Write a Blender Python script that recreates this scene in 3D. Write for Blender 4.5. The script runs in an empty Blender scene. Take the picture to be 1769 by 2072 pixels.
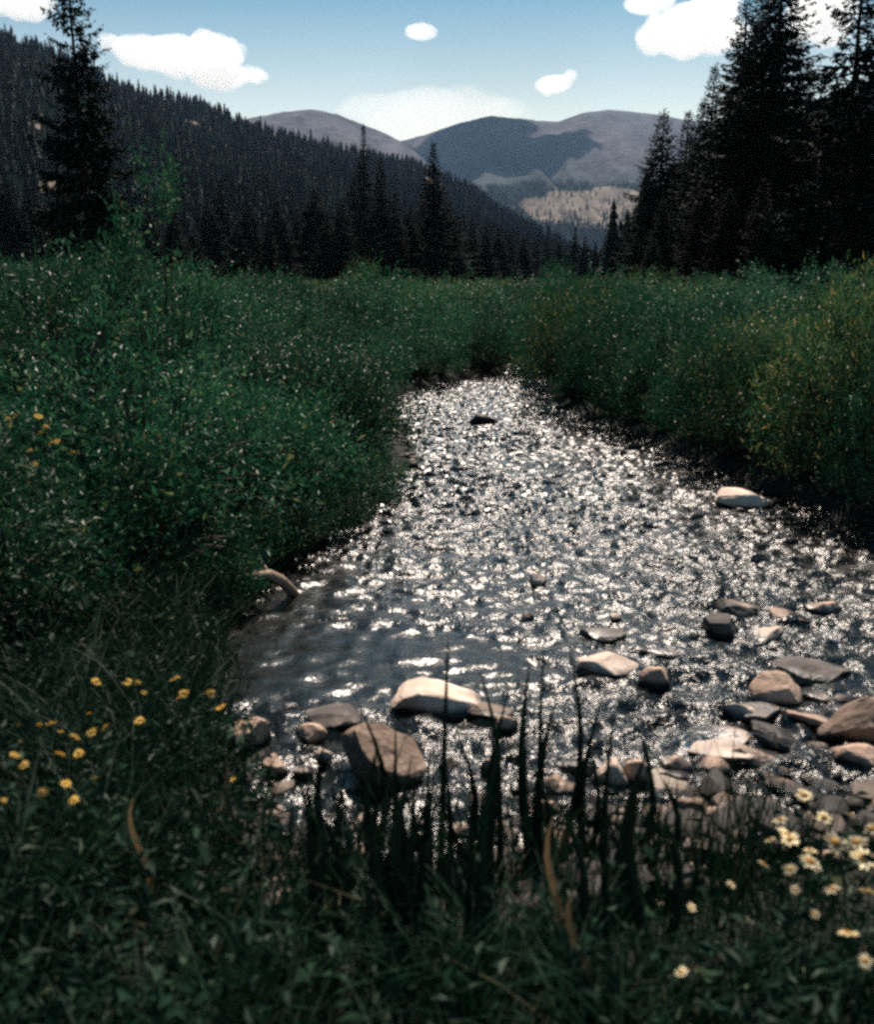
import bpy, math, random
import numpy as np
from mathutils import Vector, noise as mnoise

SC = bpy.context.scene
COL = SC.collection
rng = np.random.default_rng(11)
random.seed(11)
R = math.radians

# ------------------------------------------------------------------ camera
EYE = 1.9
PITCH = 13.6
FPX = 1948.0                      # focal length in the 1769 x 2072 working pixels
cam_d = bpy.data.cameras.new('camera')
cam = bpy.data.objects.new('camera', cam_d); COL.objects.link(cam)
cam.location = (0, 0, EYE); cam.rotation_euler = (R(90 - PITCH), 0, 0)
cam_d.sensor_fit = 'VERTICAL'; cam_d.sensor_height = 36
cam_d.lens = 36 * FPX / 2072
cam_d.clip_start = 0.05; cam_d.clip_end = 60000
cam_d.dof.use_dof = True; cam_d.dof.focus_distance = 13.0; cam_d.dof.aperture_fstop = 2.5
SC.camera = cam

# ------------------------------------------------------------------ sky and sun
SUN_EL, SUN_AZ = 54.0, 8.0
w = bpy.data.worlds.new('World'); SC.world = w; w.use_nodes = True
nt = w.node_tree; nt.nodes.clear()
sky = nt.nodes.new('ShaderNodeTexSky'); sky.sky_type = 'NISHITA'; sky.sun_disc = False
sky.sun_elevation = R(SUN_EL); sky.sun_rotation = R(SUN_AZ)
sky.altitude = 600; sky.air_density = 1.0; sky.dust_density = 1.5; sky.ozone_density = 1.0
bg = nt.nodes.new('ShaderNodeBackground'); bg.inputs[1].default_value = 0.05
out = nt.nodes.new('ShaderNodeOutputWorld')
tint = nt.nodes.new('ShaderNodeVectorMath'); tint.operation = 'MULTIPLY'; tint.inputs[1].default_value = (.80, 1.10, 1.0)
nt.links.new(sky.outputs[0], tint.inputs[0]); # horizon paleness is painted into the sky colour by a height ramp
gtc = nt.nodes.new('ShaderNodeTexCoord'); gsx = nt.nodes.new('ShaderNodeSeparateXYZ'); nt.links.new(gtc.outputs['Generated'], gsx.inputs[0])
gmr = nt.nodes.new('ShaderNodeMapRange'); nt.links.new(gsx.outputs[2], gmr.inputs[0]); gmr.inputs[1].default_value = .12; gmr.inputs[2].default_value = .275
gmx = nt.nodes.new('ShaderNodeMix'); gmx.data_type = 'RGBA'; gmx.inputs[6].default_value = (2.75, 1.62, 1.25, 1); gmx.inputs[7].default_value = (.33, .68, .81, 1)
nt.links.new(gmr.outputs[0], gmx.inputs[0])
gmm = nt.nodes.new('ShaderNodeVectorMath'); gmm.operation = 'MULTIPLY'; nt.links.new(tint.outputs[0], gmm.inputs[0]); nt.links.new(gmx.outputs[2], gmm.inputs[1])
nt.links.new(gmm.outputs[0], bg.inputs[0]); nt.links.new(bg.outputs[0], out.inputs[0])
sd = bpy.data.lights.new('sun', 'SUN'); sd.energy = 4.6; sd.angle = R(0.55); sd.color = (1.0, 0.86, 0.74)
so = bpy.data.objects.new('sun', sd); COL.objects.link(so)
sdir = Vector((math.sin(R(SUN_AZ)) * math.cos(R(SUN_EL)), math.cos(R(SUN_AZ)) * math.cos(R(SUN_EL)), math.sin(R(SUN_EL))))
so.rotation_euler = sdir.to_track_quat('Z', 'Y').to_euler()
SC.view_settings.view_transform = 'Standard'; SC.view_settings.look = 'None'
SC.view_settings.exposure = 0.8; SC.view_settings.gamma = 1.0
cy = SC.cycles
cy.use_denoising = False
cy.max_bounces = 6; cy.diffuse_bounces = 2; cy.glossy_bounces = 2; cy.transmission_bounces = 3
cy.transparent_max_bounces = 8; cy.volume_bounces = 9
cy.sample_clamp_direct = 2.6; cy.sample_clamp_indirect = 3
cy.filter_width = 2.8
cy.caustics_reflective = False; cy.caustics_refractive = False

# ------------------------------------------------------------------ maths helpers
CP, SP = math.cos(R(PITCH)), math.sin(R(PITCH))
def ray(u, v):
    a = (u - 884.5) / FPX; b = (1036 - v) / FPX
    return np.array([a, CP + b * SP, -SP + b * CP])
def at_z(u, v, z=0.0):
    d = ray(u, v); t = (z - EYE) / d[2]
    return np.array([0, 0, EYE]) + d * t
def at_y(u, v, y):
    d = ray(u, v); return np.array([0, 0, EYE]) + d * (y / d[1])
def az_tan(u):                       # x / y at horizon level for a column
    d = ray(u, 565); return d[0] / d[1]
def el_tan(u, v):                    # height / y for a picture point
    d = ray(u, v); return d[2] / d[1]

def hash2(ix, iy, s):
    n = (ix.astype(np.int64) * 374761393 + iy.astype(np.int64) * 668265263 + s * 974634777) & 0xffffffff
    n = ((n ^ (n >> 13)) * 1274126177) & 0xffffffff
    n = n ^ (n >> 16)
    return (n & 0xffffff) / float(0xffffff)
def vnoise(x, y, s=0):
    x = np.asarray(x, float); y = np.asarray(y, float)
    ix = np.floor(x); iy = np.floor(y); fx = x - ix; fy = y - iy
    fx = fx * fx * fx * (fx * (fx * 6 - 15) + 10); fy = fy * fy * fy * (fy * (fy * 6 - 15) + 10)
    a = hash2(ix, iy, s); b = hash2(ix + 1, iy, s); c = hash2(ix, iy + 1, s); d = hash2(ix + 1, iy + 1, s)
    return (a + (b - a) * fx) * (1 - fy) + (c + (d - c) * fx) * fy - 0.5
def fbm(x, y, s=0, o=4):
    t = 0; a = 1.0
    for i in range(o):
        t = t + a * vnoise(x * 2 ** i + 17.3 * i, y * 2 ** i - 9.1 * i, s + i); a *= 0.5
    return t
def smooth(a, b, x):
    t = np.clip((x - a) / (b - a), 0, 1); return t * t * (3 - 2 * t)

# ------------------------------------------------------------------ mesh helpers
def mesh(name, verts, faces, mats, idx=None, smooth_sh=False):
    """faces: (n,3) or (n,4) array or list of such arrays"""
    if isinstance(faces, np.ndarray): faces = [faces]
    faces = [np.asarray(f, np.int32) for f in faces if len(f)]
    me = bpy.data.meshes.new(name)
    verts = np.asarray(verts, np.float32)
    me.vertices.add(len(verts)); me.vertices.foreach_set('co', verts.ravel())
    tot = sum(f.size for f in faces); npoly = sum(len(f) for f in faces)
    me.loops.add(tot); me.loops.foreach_set('vertex_index', np.concatenate([f.ravel() for f in faces]))
    me.polygons.add(npoly)
    sizes = np.concatenate([np.full(len(f), f.shape[1], np.int32) for f in faces])
    starts = np.concatenate([[0], np.cumsum(sizes)[:-1]]).astype(np.int32)
    me.polygons.foreach_set('loop_start', starts)
    me.polygons.foreach_set('use_smooth', np.full(npoly, smooth_sh))
    for m in (mats if isinstance(mats, (list, tuple)) else [mats]): me.materials.append(m)
    if idx is not None: me.polygons.foreach_set('material_index', np.asarray(idx, np.int32))
    me.update(); me.validate()
    return me
def link(name, me, parent=None, loc=None):
    o = bpy.data.objects.new(name, me); COL.objects.link(o)
    if parent is not None: o.parent = parent
    if loc is not None: o.location = loc
    return o
def tag(o, label=None, cat=None, group=None, kind=None):
    if label: o['label'] = label
    if cat: o['category'] = cat
    if group: o['group'] = group
    if kind: o['kind'] = kind
    return o
def grid_faces(nx, ny):
    i = np.arange(nx - 1); j = np.arange(ny - 1)
    I, J = np.meshgrid(i, j, indexing='ij')
    a = (I * ny + J).ravel(); b = ((I + 1) * ny + J).ravel()
    return np.stack([a, b, b + 1, a + 1], 1)
class Acc:                            # collects pieces of one mesh
    def __init__(s): s.v = []; s.q = []; s.t = []; s.qi = []; s.ti = []; s.n = 0
    def add(s, v, q=None, t=None, m=0):
        v = np.asarray(v, float)
        if q is not None and len(q): q = np.asarray(q) + s.n; s.q.append(q); s.qi.append(np.full(len(q), m))
        if t is not None and len(t): t = np.asarray(t) + s.n; s.t.append(t); s.ti.append(np.full(len(t), m))
        s.v.append(v); s.n += len(v)
    def build(s, name, mats, sm=False):
        fs = []; ix = []
        if s.q: fs.append(np.concatenate(s.q)); ix.append(np.concatenate(s.qi))
        if s.t: fs.append(np.concatenate(s.t)); ix.append(np.concatenate(s.ti))
        return mesh(name, np.concatenate(s.v), fs, mats, np.concatenate(ix), sm)
def tube(acc, pts, rad, n=5, m=0):
    pts = np.asarray(pts, float); k = len(pts); rad = np.broadcast_to(rad, (k,))
    tan = np.gradient(pts, axis=0); tan /= np.linalg.norm(tan, axis=1)[:, None] + 1e-9
    ref = np.array([0, 0, 1.0]) if abs(tan[0][2]) < 0.9 else np.array([1.0, 0, 0])
    s = np.cross(tan, ref); s /= np.linalg.norm(s, axis=1)[:, None] + 1e-9
    t = np.cross(tan, s)
    a = np.linspace(0, 2 * np.pi, n, endpoint=False)
    v = pts[:, None, :] + rad[:, None, None] * (np.cos(a)[None, :, None] * s[:, None, :] + np.sin(a)[None, :, None] * t[:, None, :])
    q = []
    for i in range(k - 1):
        for j in range(n):
            q.append([i * n + j, i * n + (j + 1) % n, (i + 1) * n + (j + 1) % n, (i + 1) * n + j])
    acc.add(v.reshape(-1, 3), q=q, m=m)
def unit(v): return v / (np.linalg.norm(v, axis=-1, keepdims=True) + 1e-9)
def leaves(acc, P, D, L, W, m=0, fold=0.25):
    """pointed four-sided leaves: base P, direction D, length L, width W"""
    n = len(P); D = unit(D)
    rnd = unit(rng.normal(size=(n, 3)) + np.array([0, 0, 0.9]))
    S = unit(np.cross(D, rnd)); N = np.cross(S, D)
    L = np.broadcast_to(L, (n,))[:, None]; W = np.broadcast_to(W, (n,))[:, None]
    mid = P + D * L * 0.45
    v = np.stack([P, mid + S * W * .5 + N * W * fold, P + D * L - N * L * .08, mid - S * W * .5 + N * W * fold], 1).reshape(-1, 3)
    b = np.arange(n)[:, None] * 4
    acc.add(v, t=np.concatenate([b + [0, 1, 2], b + [0, 2, 3]]), m=m)

# ------------------------------------------------------------------ materials
def new_mat(name):
    m = bpy.data.materials.new(name); m.use_nodes = True
    n = m.node_tree.nodes; n.clear(); return m, n, m.node_tree.links
def ramp(n, stops):
    r = n.new('ShaderNodeValToRGB'); e = r.color_ramp.elements
    while len(e) < len(stops): e.new(0.5)
    for i, (p, c) in enumerate(stops): e[i].position = p; e[i].color = (*c, 1)
    return r
def leaf_mat(name, stops, rough=0.4, trans=0.3, spec=0.5, tc=None):
    m, n, l = new_mat(name)
    g = n.new('ShaderNodeNewGeometry'); r = ramp(n, stops); l.new(g.outputs['Random Per Island'], r.inputs[0])
    oi = n.new('ShaderNodeObjectInfo')
    hs = n.new('ShaderNodeHueSaturation'); l.new(r.outputs[0], hs.inputs['Color'])
    mr = n.new('ShaderNodeMapRange'); l.new(oi.outputs['Random'], mr.inputs[0]); mr.inputs[3].default_value = 0.5; mr.inputs[4].default_value = 1.45
    l.new(mr.outputs[0], hs.inputs['Value'])
    p = n.new('ShaderNodeBsdfPrincipled'); l.new(hs.outputs[0], p.inputs['Base Color'])
    p.inputs['Roughness'].default_value = rough; p.inputs['Specular IOR Level'].default_value = spec
    o = n.new('ShaderNodeOutputMaterial')
    if trans > 0:
        t = n.new('ShaderNodeBsdfTranslucent'); mx = n.new('ShaderNodeMixShader'); mx.inputs[0].default_value = trans
        if tc:
            mm = n.new('ShaderNodeMix'); mm.data_type = 'RGBA'; mm.blend_type = 'MULTIPLY'; mm.inputs[0].default_value = 1
            l.new(hs.outputs[0], mm.inputs[6]); mm.inputs[7].default_value = (*tc, 1); l.new(mm.outputs[2], t.inputs[0])
        else: l.new(hs.outputs[0], t.inputs[0])
        l.new(p.outputs[0], mx.inputs[1]); l.new(t.outputs[0], mx.inputs[2]); l.new(mx.outputs[0], o.inputs[0])
    else: l.new(p.outputs[0], o.inputs[0])
    return m
def noise_mat(name, stops, scale=3.0, rough=0.9, bump=0.3, bscale=None, spec=0.3, detail=6, coord='Object'):
    m, n, l = new_mat(name)
    tc = n.new('ShaderNodeTexCoord'); nz = n.new('ShaderNodeTexNoise'); nz.inputs['Scale'].default_value = scale; nz.inputs['Detail'].default_value = detail
    l.new(tc.outputs[coord], nz.inputs['Vector'])
    r = ramp(n, stops); l.new(nz.outputs[0], r.inputs[0])
    p = n.new('ShaderNodeBsdfPrincipled'); l.new(r.outputs[0], p.inputs['Base Color'])
    p.inputs['Roughness'].default_value = rough; p.inputs['Specular IOR Level'].default_value = spec
    if bump:
        n2 = n.new('ShaderNodeTexNoise'); n2.inputs['Scale'].default_value = bscale or scale * 4; n2.inputs['Detail'].default_value = 5
        l.new(tc.outputs[coord], n2.inputs['Vector'])
        b = n.new('ShaderNodeBump'); b.inputs['Strength'].default_value = bump; b.inputs['Distance'].default_value = 0.02
        l.new(n2.outputs[0], b.inputs['Height']); l.new(b.outputs[0], p.inputs['Normal'])
    o = n.new('ShaderNodeOutputMaterial'); l.new(p.outputs[0], o.inputs[0])
    return m
def attr_mat(name, rough=0.95):
    m, n, l = new_mat(name)
    a = n.new('ShaderNodeAttribute'); a.attribute_name = 'cover'
    tc = n.new('ShaderNodeTexCoord'); nz = n.new('ShaderNodeTexNoise'); nz.inputs['Scale'].default_value = 0.02; nz.inputs['Detail'].default_value = 8
    l.new(tc.outputs['Object'], nz.inputs['Vector'])
    mr = n.new('ShaderNodeMapRange'); mr.inputs[1].default_value = .3; mr.inputs[2].default_value = .7; mr.inputs[3].default_value = .65; mr.inputs[4].default_value = 1.3
    l.new(nz.outputs[0], mr.inputs[0])
    mm = n.new('ShaderNodeVectorMath'); mm.operation = 'SCALE'; l.new(a.outputs['Color'], mm.inputs[0]); l.new(mr.outputs[0], mm.inputs['Scale'])
    p = n.new('ShaderNodeBsdfPrincipled'); l.new(mm.outputs[0], p.inputs['Base Color']); p.inputs['Roughness'].default_value = rough
    p.inputs['Specular IOR Level'].default_value = 0.0
    o = n.new('ShaderNodeOutputMaterial'); l.new(p.outputs[0], o.inputs[0])
    return m

M = {}
M['willow'] = leaf_mat('willow_leaf', [(0, (.010, .052, .030)), (.55, (.018, .088, .042)), (.88, (.036, .125, .052)), (.975, (.09, .17, .065)), (1, (.26, .22, .09))], .5, .25, .28)
M['willow_y'] = leaf_mat('yellowing_willow_leaf', [(0, (.014, .055, .026)), (.5, (.032, .095, .038)), (.85, (.075, .13, .045)), (1, (.32, .24, .08))], .5, .25, .28)
M['bark'] = noise_mat('shrub_bark', [(.3, (.035, .028, .022)), (.7, (.09, .07, .055))], 20, .85, .2)
M['needle'] = leaf_mat('spruce_needle', [(0, (.003, .009, .008)), (.6, (.005, .014, .011)), (1, (.011, .022, .015))], .7, .06, .06)
M['trunk'] = noise_mat('spruce_bark', [(.3, (.010, .008, .007)), (.7, (.026, .021, .018))], 6, .9, .4)
M['grass'] = leaf_mat('grass_blade', [(0, (.004, .017, .011)), (.6, (.007, .027, .015)), (.97, (.014, .042, .019)), (1, (.07, .055, .03))], .55, .15, .12)
M['sedge'] = leaf_mat('sedge_blade', [(0, (.006, .018, .012)), (1, (.013, .036, .019))], .5, .2, .3)
M['rock'] = noise_mat('stream_stone', [(.25, (.20, .155, .125)), (.5, (.33, .27, .22)), (.75, (.48, .41, .35))], 9, .75, .5, 45)
M['rock_dark'] = noise_mat('wet_stone', [(.3, (.045, .038, .034)), (.7, (.14, .11, .09))], 9, .35, .4, 45, spec=.5)
M['rock_brown'] = noise_mat('brown_stone', [(.3, (.11, .08, .06)), (.7, (.26, .20, .155))], 9, .6, .5, 45)
M['rock_pale'] = noise_mat('pale_stone', [(.3, (.42, .34, .28)), (.7, (.62, .54, .47))], 9, .75, .5, 45)
M['wood'] = noise_mat('bleached_wood', [(.3, (.18, .12, .085)), (.7, (.38, .28, .2))], 25, .8, .4)
M['wood_dark'] = noise_mat('soaked_wood', [(.3, (.015, .012, .012)), (.7, (.035, .03, .028))], 25, .6, .3)
M['petal'] = leaf_mat('yellow_petal', [(0, (.62, .38, .05)), (.7, (.75, .52, .10)), (1, (.8, .62, .22))], .6, .35, .3)
M['petal_pale'] = leaf_mat('cream_petal', [(0, (.80, .68, .42)), (1, (.85, .78, .58))], .6, .35, .3)
M['disc'] = noise_mat('flower_disc', [(.3, (.25, .12, .02)), (.7, (.45, .24, .04))], 60, .8, .2)
M['stem'] = noise_mat('flower_stem', [(.3, (.02, .045, .02)), (.7, (.04, .08, .035))], 20, .6, 0)
M['dry'] = leaf_mat('dry_blade', [(0, (.20, .12, .06)), (1, (.36, .24, .13))], .6, .2, .3)
M['ground'] = noise_mat('meadow_soil', [(.3, (.005, .009, .006)), (.7, (.013, .014, .010))], .9, .95, .5, 9)
M['bed'] = noise_mat('stream_gravel', [(.25, (.02, .02, .018)), (.5, (.05, .043, .036)), (.8, (.12, .10, .085))], 11, .8, .9, 20)
M['hill'] = attr_mat('forest_floor', 1.0); M['mount'] = attr_mat('mountain_cover', 1.0)

# ------------------------------------------------------------------ the stream outline (water level z = 0)
OUT = [(560,1560),(500,1500),(455,1430),(505,1350),(440,1285),(470,1240),(560,1180),(618,1120),(640,1075),(770,990),(868,948),(842,882),(785,806),
       (850,798),(905,776),(1026,764),(1038,738),(1068,738),(1092,772),(1128,830),(1225,858),(1330,915),(1440,952),(1560,1005),(1690,1055),(1830,1110),
       (2050,1230),(2050,1600),(1760,1700),(1500,1700),(1250,1790),(980,1840),(720,1800),(600,1680)]
POLY = np.array([at_z(u, v)[:2] for u, v in OUT])
def inside(x, y):
    c = np.zeros(np.shape(x), bool); n = len(POLY)
    for i in range(n):
        x1, y1 = POLY[i]; x2, y2 = POLY[(i + 1) % n]
        if y1 == y2: continue
        k = ((y1 > y) != (y2 > y)) & (x < (x2 - x1) * (y - y1) / (y2 - y1) + x1)
        c ^= k
    return c
def sdist(x, y):                      # negative inside the water
    x = np.asarray(x, float); y = np.asarray(y, float)
    d = np.full(np.shape(x), 1e9); n = len(POLY)
    for i in range(n):
        a = POLY[i]; b = POLY[(i + 1) % n]; e = b - a
        t = np.clip(((x - a[0]) * e[0] + (y - a[1]) * e[1]) / (e @ e), 0, 1)
        d = np.minimum(d, np.hypot(x - a[0] - t * e[0], y - a[1] - t * e[1]))
    return np.where(inside(x, y), -d, d)
def ground_z(x, y):
    x = np.asarray(x, float); y = np.asarray(y, float)
    s = sdist(x, y) + 0.12 * vnoise(x * 2.2, y * 2.2, 5)
    bank = 0.05 + 0.22 * smooth(0.0, 0.9, s)
    near = smooth(3.2, 1.2, np.abs(y) + np.abs(x) * .3)
    z = np.where(s > 0, bank * smooth(-.05, .25, s) - 0.03 * (s < .1), -0.10 - 0.16 * smooth(0, 1.2, -s))
    z = np.where(s <= 0, np.maximum(-0.26, -0.03 - 0.12 * smooth(0, .5, -s) - .08 * smooth(.3, 1.5, -s)), z)
    z = z + 0.05 * fbm(x * .7, y * .7, 9, 3) * smooth(0, 1, s)
    z = z + smooth(2.5, 9, -x - 0.1 * y) * 0.45 * smooth(60, 25, y)
    return z
def gz(x, y): return float(ground_z(np.array([x]), np.array([y]))[0])

def spaced(lo, hi, d0, grow):
    p = [0.0]; s = d0
    while p[-1] < hi: p.append(p[-1] + s); s *= grow
    q = [0.0]; s = d0
    while q[-1] > lo: q.append(q[-1] - s); s *= grow
    return np.array(sorted(set(q + p)))
def ground():
    def axis(a, b, d, lo, hi):
        c = np.arange(a, b + d / 2, d); s = d; l = [a]; h = [b]
        while l[-1] > lo: s *= 1.12; l.append(l[-1] - s)
        s = d
        while h[-1] < hi: s *= 1.12; h.append(h[-1] + s)
        return np.concatenate([np.array(l[1:])[::-1], c, np.array(h[1:])])
    xs = axis(-7, 9, 0.09, -5500, 5500); ys = axis(1, 22, 0.09, -1500, 6300)
    X, Y = np.meshgrid(xs, ys, indexing='ij')
    Z = ground_z(X, Y)
    S = sdist(X, Y)
    bed = (S < -0.02) & (X > -7) & (X < 9)
    Z = Z + np.where(S < .1, 0.035 * np.abs(fbm(X * 4, Y * 4, 31, 3)), 0)
    me = mesh('ground', np.stack([X, Y, Z], -1).reshape(-1, 3), grid_faces(len(xs), len(ys)), [M['ground'], M['bed']],
              bed[:-1, :-1].ravel().astype(int), True)
    tag(link('ground', me), 'dark damp meadow soil and gravel stream bed under the shrubs', kind='structure')
ground()

# ------------------------------------------------------------------ water
def water_mat():
    m, n, l = new_mat('stream_water')
    tc = n.new('ShaderNodeTexCoord'); nz = n.new('ShaderNodeTexNoise'); nz.inputs['Scale'].default_value = 34; nz.inputs['Detail'].default_value = 3
    l.new(tc.outputs['Object'], nz.inputs['Vector'])
    b = n.new('ShaderNodeBump'); at = n.new('ShaderNodeAttribute'); at.attribute_name = 'riffle'; bs = n.new('ShaderNodeMath'); bs.operation = 'MULTIPLY'; bs.inputs[1].default_value = .62; l.new(at.outputs['Fac'], bs.inputs[0]); l.new(bs.outputs[0], b.inputs['Strength']); b.inputs['Distance'].default_value = 0.016; l.new(nz.outputs[0], b.inputs['Height'])
    gl = n.new('ShaderNodeBsdfGlossy'); gl.inputs['Roughness'].default_value = 0.20; gl.inputs['Color'].default_value = (1, 1, 1, 1)
    l.new(b.outputs[0], gl.inputs['Normal'])
    tr = n.new('ShaderNodeBsdfTransparent'); tr.inputs[0].default_value = (.20, .28, .33, 1)
    fr = n.new('ShaderNodeFresnel'); fr.inputs[0].default_value = 1.34; l.new(b.outputs[0], fr.inputs['Normal'])
    mx = n.new('ShaderNodeMixShader'); l.new(fr.outputs[0], mx.inputs[0]); l.new(tr.outputs[0], mx.inputs[1]); l.new(gl.outputs[0], mx.inputs[2])
    o = n.new('ShaderNodeOutputMaterial'); l.new(mx.outputs[0], o.inputs[0])
    return m
def water():
    d = 0.026
    xs = np.arange(POLY[:, 0].min() - .2, POLY[:, 0].max() + .2, d); ys = np.arange(POLY[:, 1].min() - .2, POLY[:, 1].max() + .3, d)
    X, Y = np.meshgrid(xs, ys, indexing='ij'); S = sdist(X, Y)
    wx = X + .10 * vnoise(X * 3, Y * 3, 3); wy = Y + .10 * vnoise(X * 3, Y * 3, 4)
    c0 = at_z(790, 1345)[:2]; c1 = at_z(620, 1330)[:2]
    calm = 1 - .95 * np.exp(-(((X - c0[0]) / .85) ** 2 + ((Y - c0[1]) / .42) ** 4)) - .7 * np.exp(-(((X - c1[0]) / .6) ** 2 + ((Y - c1[1]) / .5) ** 2))
    calm = np.clip(calm, .38, 1) * (0.75 + 0.9 * (vnoise(X * 1.1, Y * .7, 77) + .3))
    r1 = 0.5 - np.abs(vnoise(wx * 4.2, wy * 5.5, 21)) * 2
    r2 = 0.5 - np.abs(vnoise(wx * 8.5 + 3, wy * 11, 22)) * 2
    far_ = 1 + .35 * smooth(5, 10, Y)
    Z = calm * far_ * (0.027 * r1 + 0.023 * r2 + 0.038 * vnoise(wx * 12, wy * 17, 23))
    keep = (S < 0.14).ravel()
    F = grid_faces(len(xs), len(ys)); F = F[keep[F].all(1)]
    V = np.stack([X, Y, Z], -1).reshape(-1, 3)
    CA = calm.ravel(); used = np.unique(F); mp = np.zeros(len(V), int); mp[used] = np.arange(len(used))
    me = mesh('stream', V[used], mp[F], water_mat(), None, True)
    at = me.attributes.new('riffle', 'FLOAT', 'POINT'); at.data.foreach_set('value', np.clip(CA[used], 0, 1.2).astype(np.float32))
    tag(link('stream', me), 'shallow rippling stream glittering in the sun', kind='structure')
water()

# ------------------------------------------------------------------ hills and mountains (real distance, polar grids)
def skyline(pts):
    p = np.array(pts, float)
    T = np.array([az_tan(u) for u in p[:, 0]]); E = np.array([el_tan(u, v) for u, v in p])
    return T, E
HL_T, HL_E = skyline([(-900, -330), (-400, -140), (-200, -50), (0, 45), (90, 92), (190, 136), (300, 182), (400, 217), (500, 251), (620, 286), (740, 316), (850, 343), (950, 388), (1000, 420), (1050, 450), (1100, 478), (1150, 508), (1230, 545), (1330, 570)])
def hillL(t, r):                      # t = x / y, r = y distance
    E = np.interp(t, HL_T, HL_E)
    k = np.interp(t, [az_tan(-900), az_tan(0), az_tan(1150)], [0, .45, 1])
    D = 480 + 820 * k; B = 95 + 260 * k
    s = (r - B) / (D - B)
    top = E * D + EYE
    h = np.where(s < 1, np.clip(s, 0, 1) ** 1.05 * top, top - (s - 1) * (D - B) * .12)
    n = fbm(t * 9 + 3, r / 160., 41, 4)
    return np.where(s > 0, h + n * 26 * np.clip(s, 0, 1) * np.clip(1.05 - s, 0, 1) * 2, -2 + 0 * h), D, B
HR_T, HR_E = skyline([(1230, 566), (1300, 520), (1400, 420), (1500, 330), (1620, 260), (1769, 190), (2200, 60), (2700, -60)])
def hillR(t, r):
    E = np.interp(t, HR_T, HR_E); D = 420 + 0 * t; B = 105 + 0 * t
    s = (r - B) / (D - B); top = E * D + EYE
    h = np.where(s < 1, np.clip(s, 0, 1) ** 1.05 * top, top - (s - 1) * (D - B) * .1)
    n = fbm(t * 9 + 31, r / 120., 43, 4)
    return np.where(s > 0, h + n * 20 * np.clip(s, 0, 1) * np.clip(1.05 - s, 0, 1) * 2, -2 + 0 * h), D, B
def hill_mesh(name, f, t0, t1, rmax, label, seed):
    T = np.linspace(t0, t1, 260); S = np.geomspace(90, rmax, 170)
    TT, RR = np.meshgrid(T, S, indexing='ij'); Z = f(TT, RR)[0]
    V = np.stack([TT * RR, RR, Z], -1).reshape(-1, 3)
    me = mesh(name, V, grid_faces(*TT.shape), M['hill'], None, True)
    bare = smooth(.46, .56, fbm(TT * 26, RR / 45., seed, 4))
    c = np.array([.005, .010, .008])[None] * (1 - bare.reshape(-1, 1)) + np.array([.17, .14, .115])[None] * bare.reshape(-1, 1)
    a = me.color_attributes.new('cover', 'FLOAT_COLOR', 'POINT')
    a.data.foreach_set('color', np.concatenate([c, np.ones((len(c), 1))], 1).ravel())
    tag(link(name, me), label, kind='structure')
hill_mesh('hillside', hillL, az_tan(-900), az_tan(1330), 1700, 'dark forested hillside sloping down from the left', 61)
hill_mesh('hillside', hillR, az_tan(1230), az_tan(2700), 700, 'dark forested slope rising behind the tall spruces on the right', 62)

MA_T, MA_E = skyline([(700, 320), (780, 292), (830, 279), (880, 266), (930, 246), (990, 233), (1040, 238), (1120, 245), (1170, 229), (1220, 222), (1290, 228), (1370, 240), (1500, 250), (1769, 262), (2300, 300)])
MB_T, MB_E = skyline([(0, 330), (250, 300), (400, 262), (540, 234), (590, 223), (640, 221), (690, 228), (740, 250), (790, 272), (840, 300), (900, 345), (960, 400), (1020, 460), (1060, 500)])
def mountA(t, r):
    E = np.interp(t, MA_T, MA_E) + .0015 * fbm(t * 60, t * 0, 71, 3); D = 5400.; B = 1700.
    s = (r - B) / (D - B); top = E * D
    base = 30
    h = np.where(s < 1, base * np.clip(s * 8, 0, 1) + (top - base) * np.clip(s, 0, 1) ** 1.25, top - (s - 1) * (D - B) * .3)
    g = (0.5 - np.abs(fbm(t * 13 + r / 2600., r / 3800., 73, 4))) * 230 + 30 * fbm(t * 30, r / 800., 74, 4)
    return np.where(s > 0, h + (g - 90) * (np.clip(s, 0, 1) * np.clip(1 - s, 0, 1) * 4) ** .8 * .75, -5 + 0 * h)
def mountB(t, r):
    E = np.interp(t, MB_T, MB_E) + .0012 * fbm(t * 70, t * 0, 75, 3); D = 3900.; B = 1700.
    s = (r - B) / (D - B); top = E * D
    h = np.where(s < 1, top * np.clip(s, 0, 1) ** 1.1, top - (s - 1) * (D - B) * .4)
    g = (0.5 - np.abs(fbm(t * 15 - r / 2000., r / 2600., 76, 4))) * 200 + 25 * fbm(t * 30, r / 700., 77, 4)
    return np.where(s > 0, h + (g - 50) * (np.clip(s, 0, 1) * np.clip(1 - s, 0, 1) * 4) ** .8 * .7, -5 + 0 * h)
PATCH_C = (az_tan(1215), el_tan(1215, 420))
def meadow_patch(t, e):               # the pale open slope low on the mountain
    d = ((t - PATCH_C[0]) / .086) ** 2 + ((e - PATCH_C[1]) / .0185) ** 2
    return smooth(1.1, .85, d + .5 * fbm(t * 60, e * 200, 81, 3))
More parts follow.
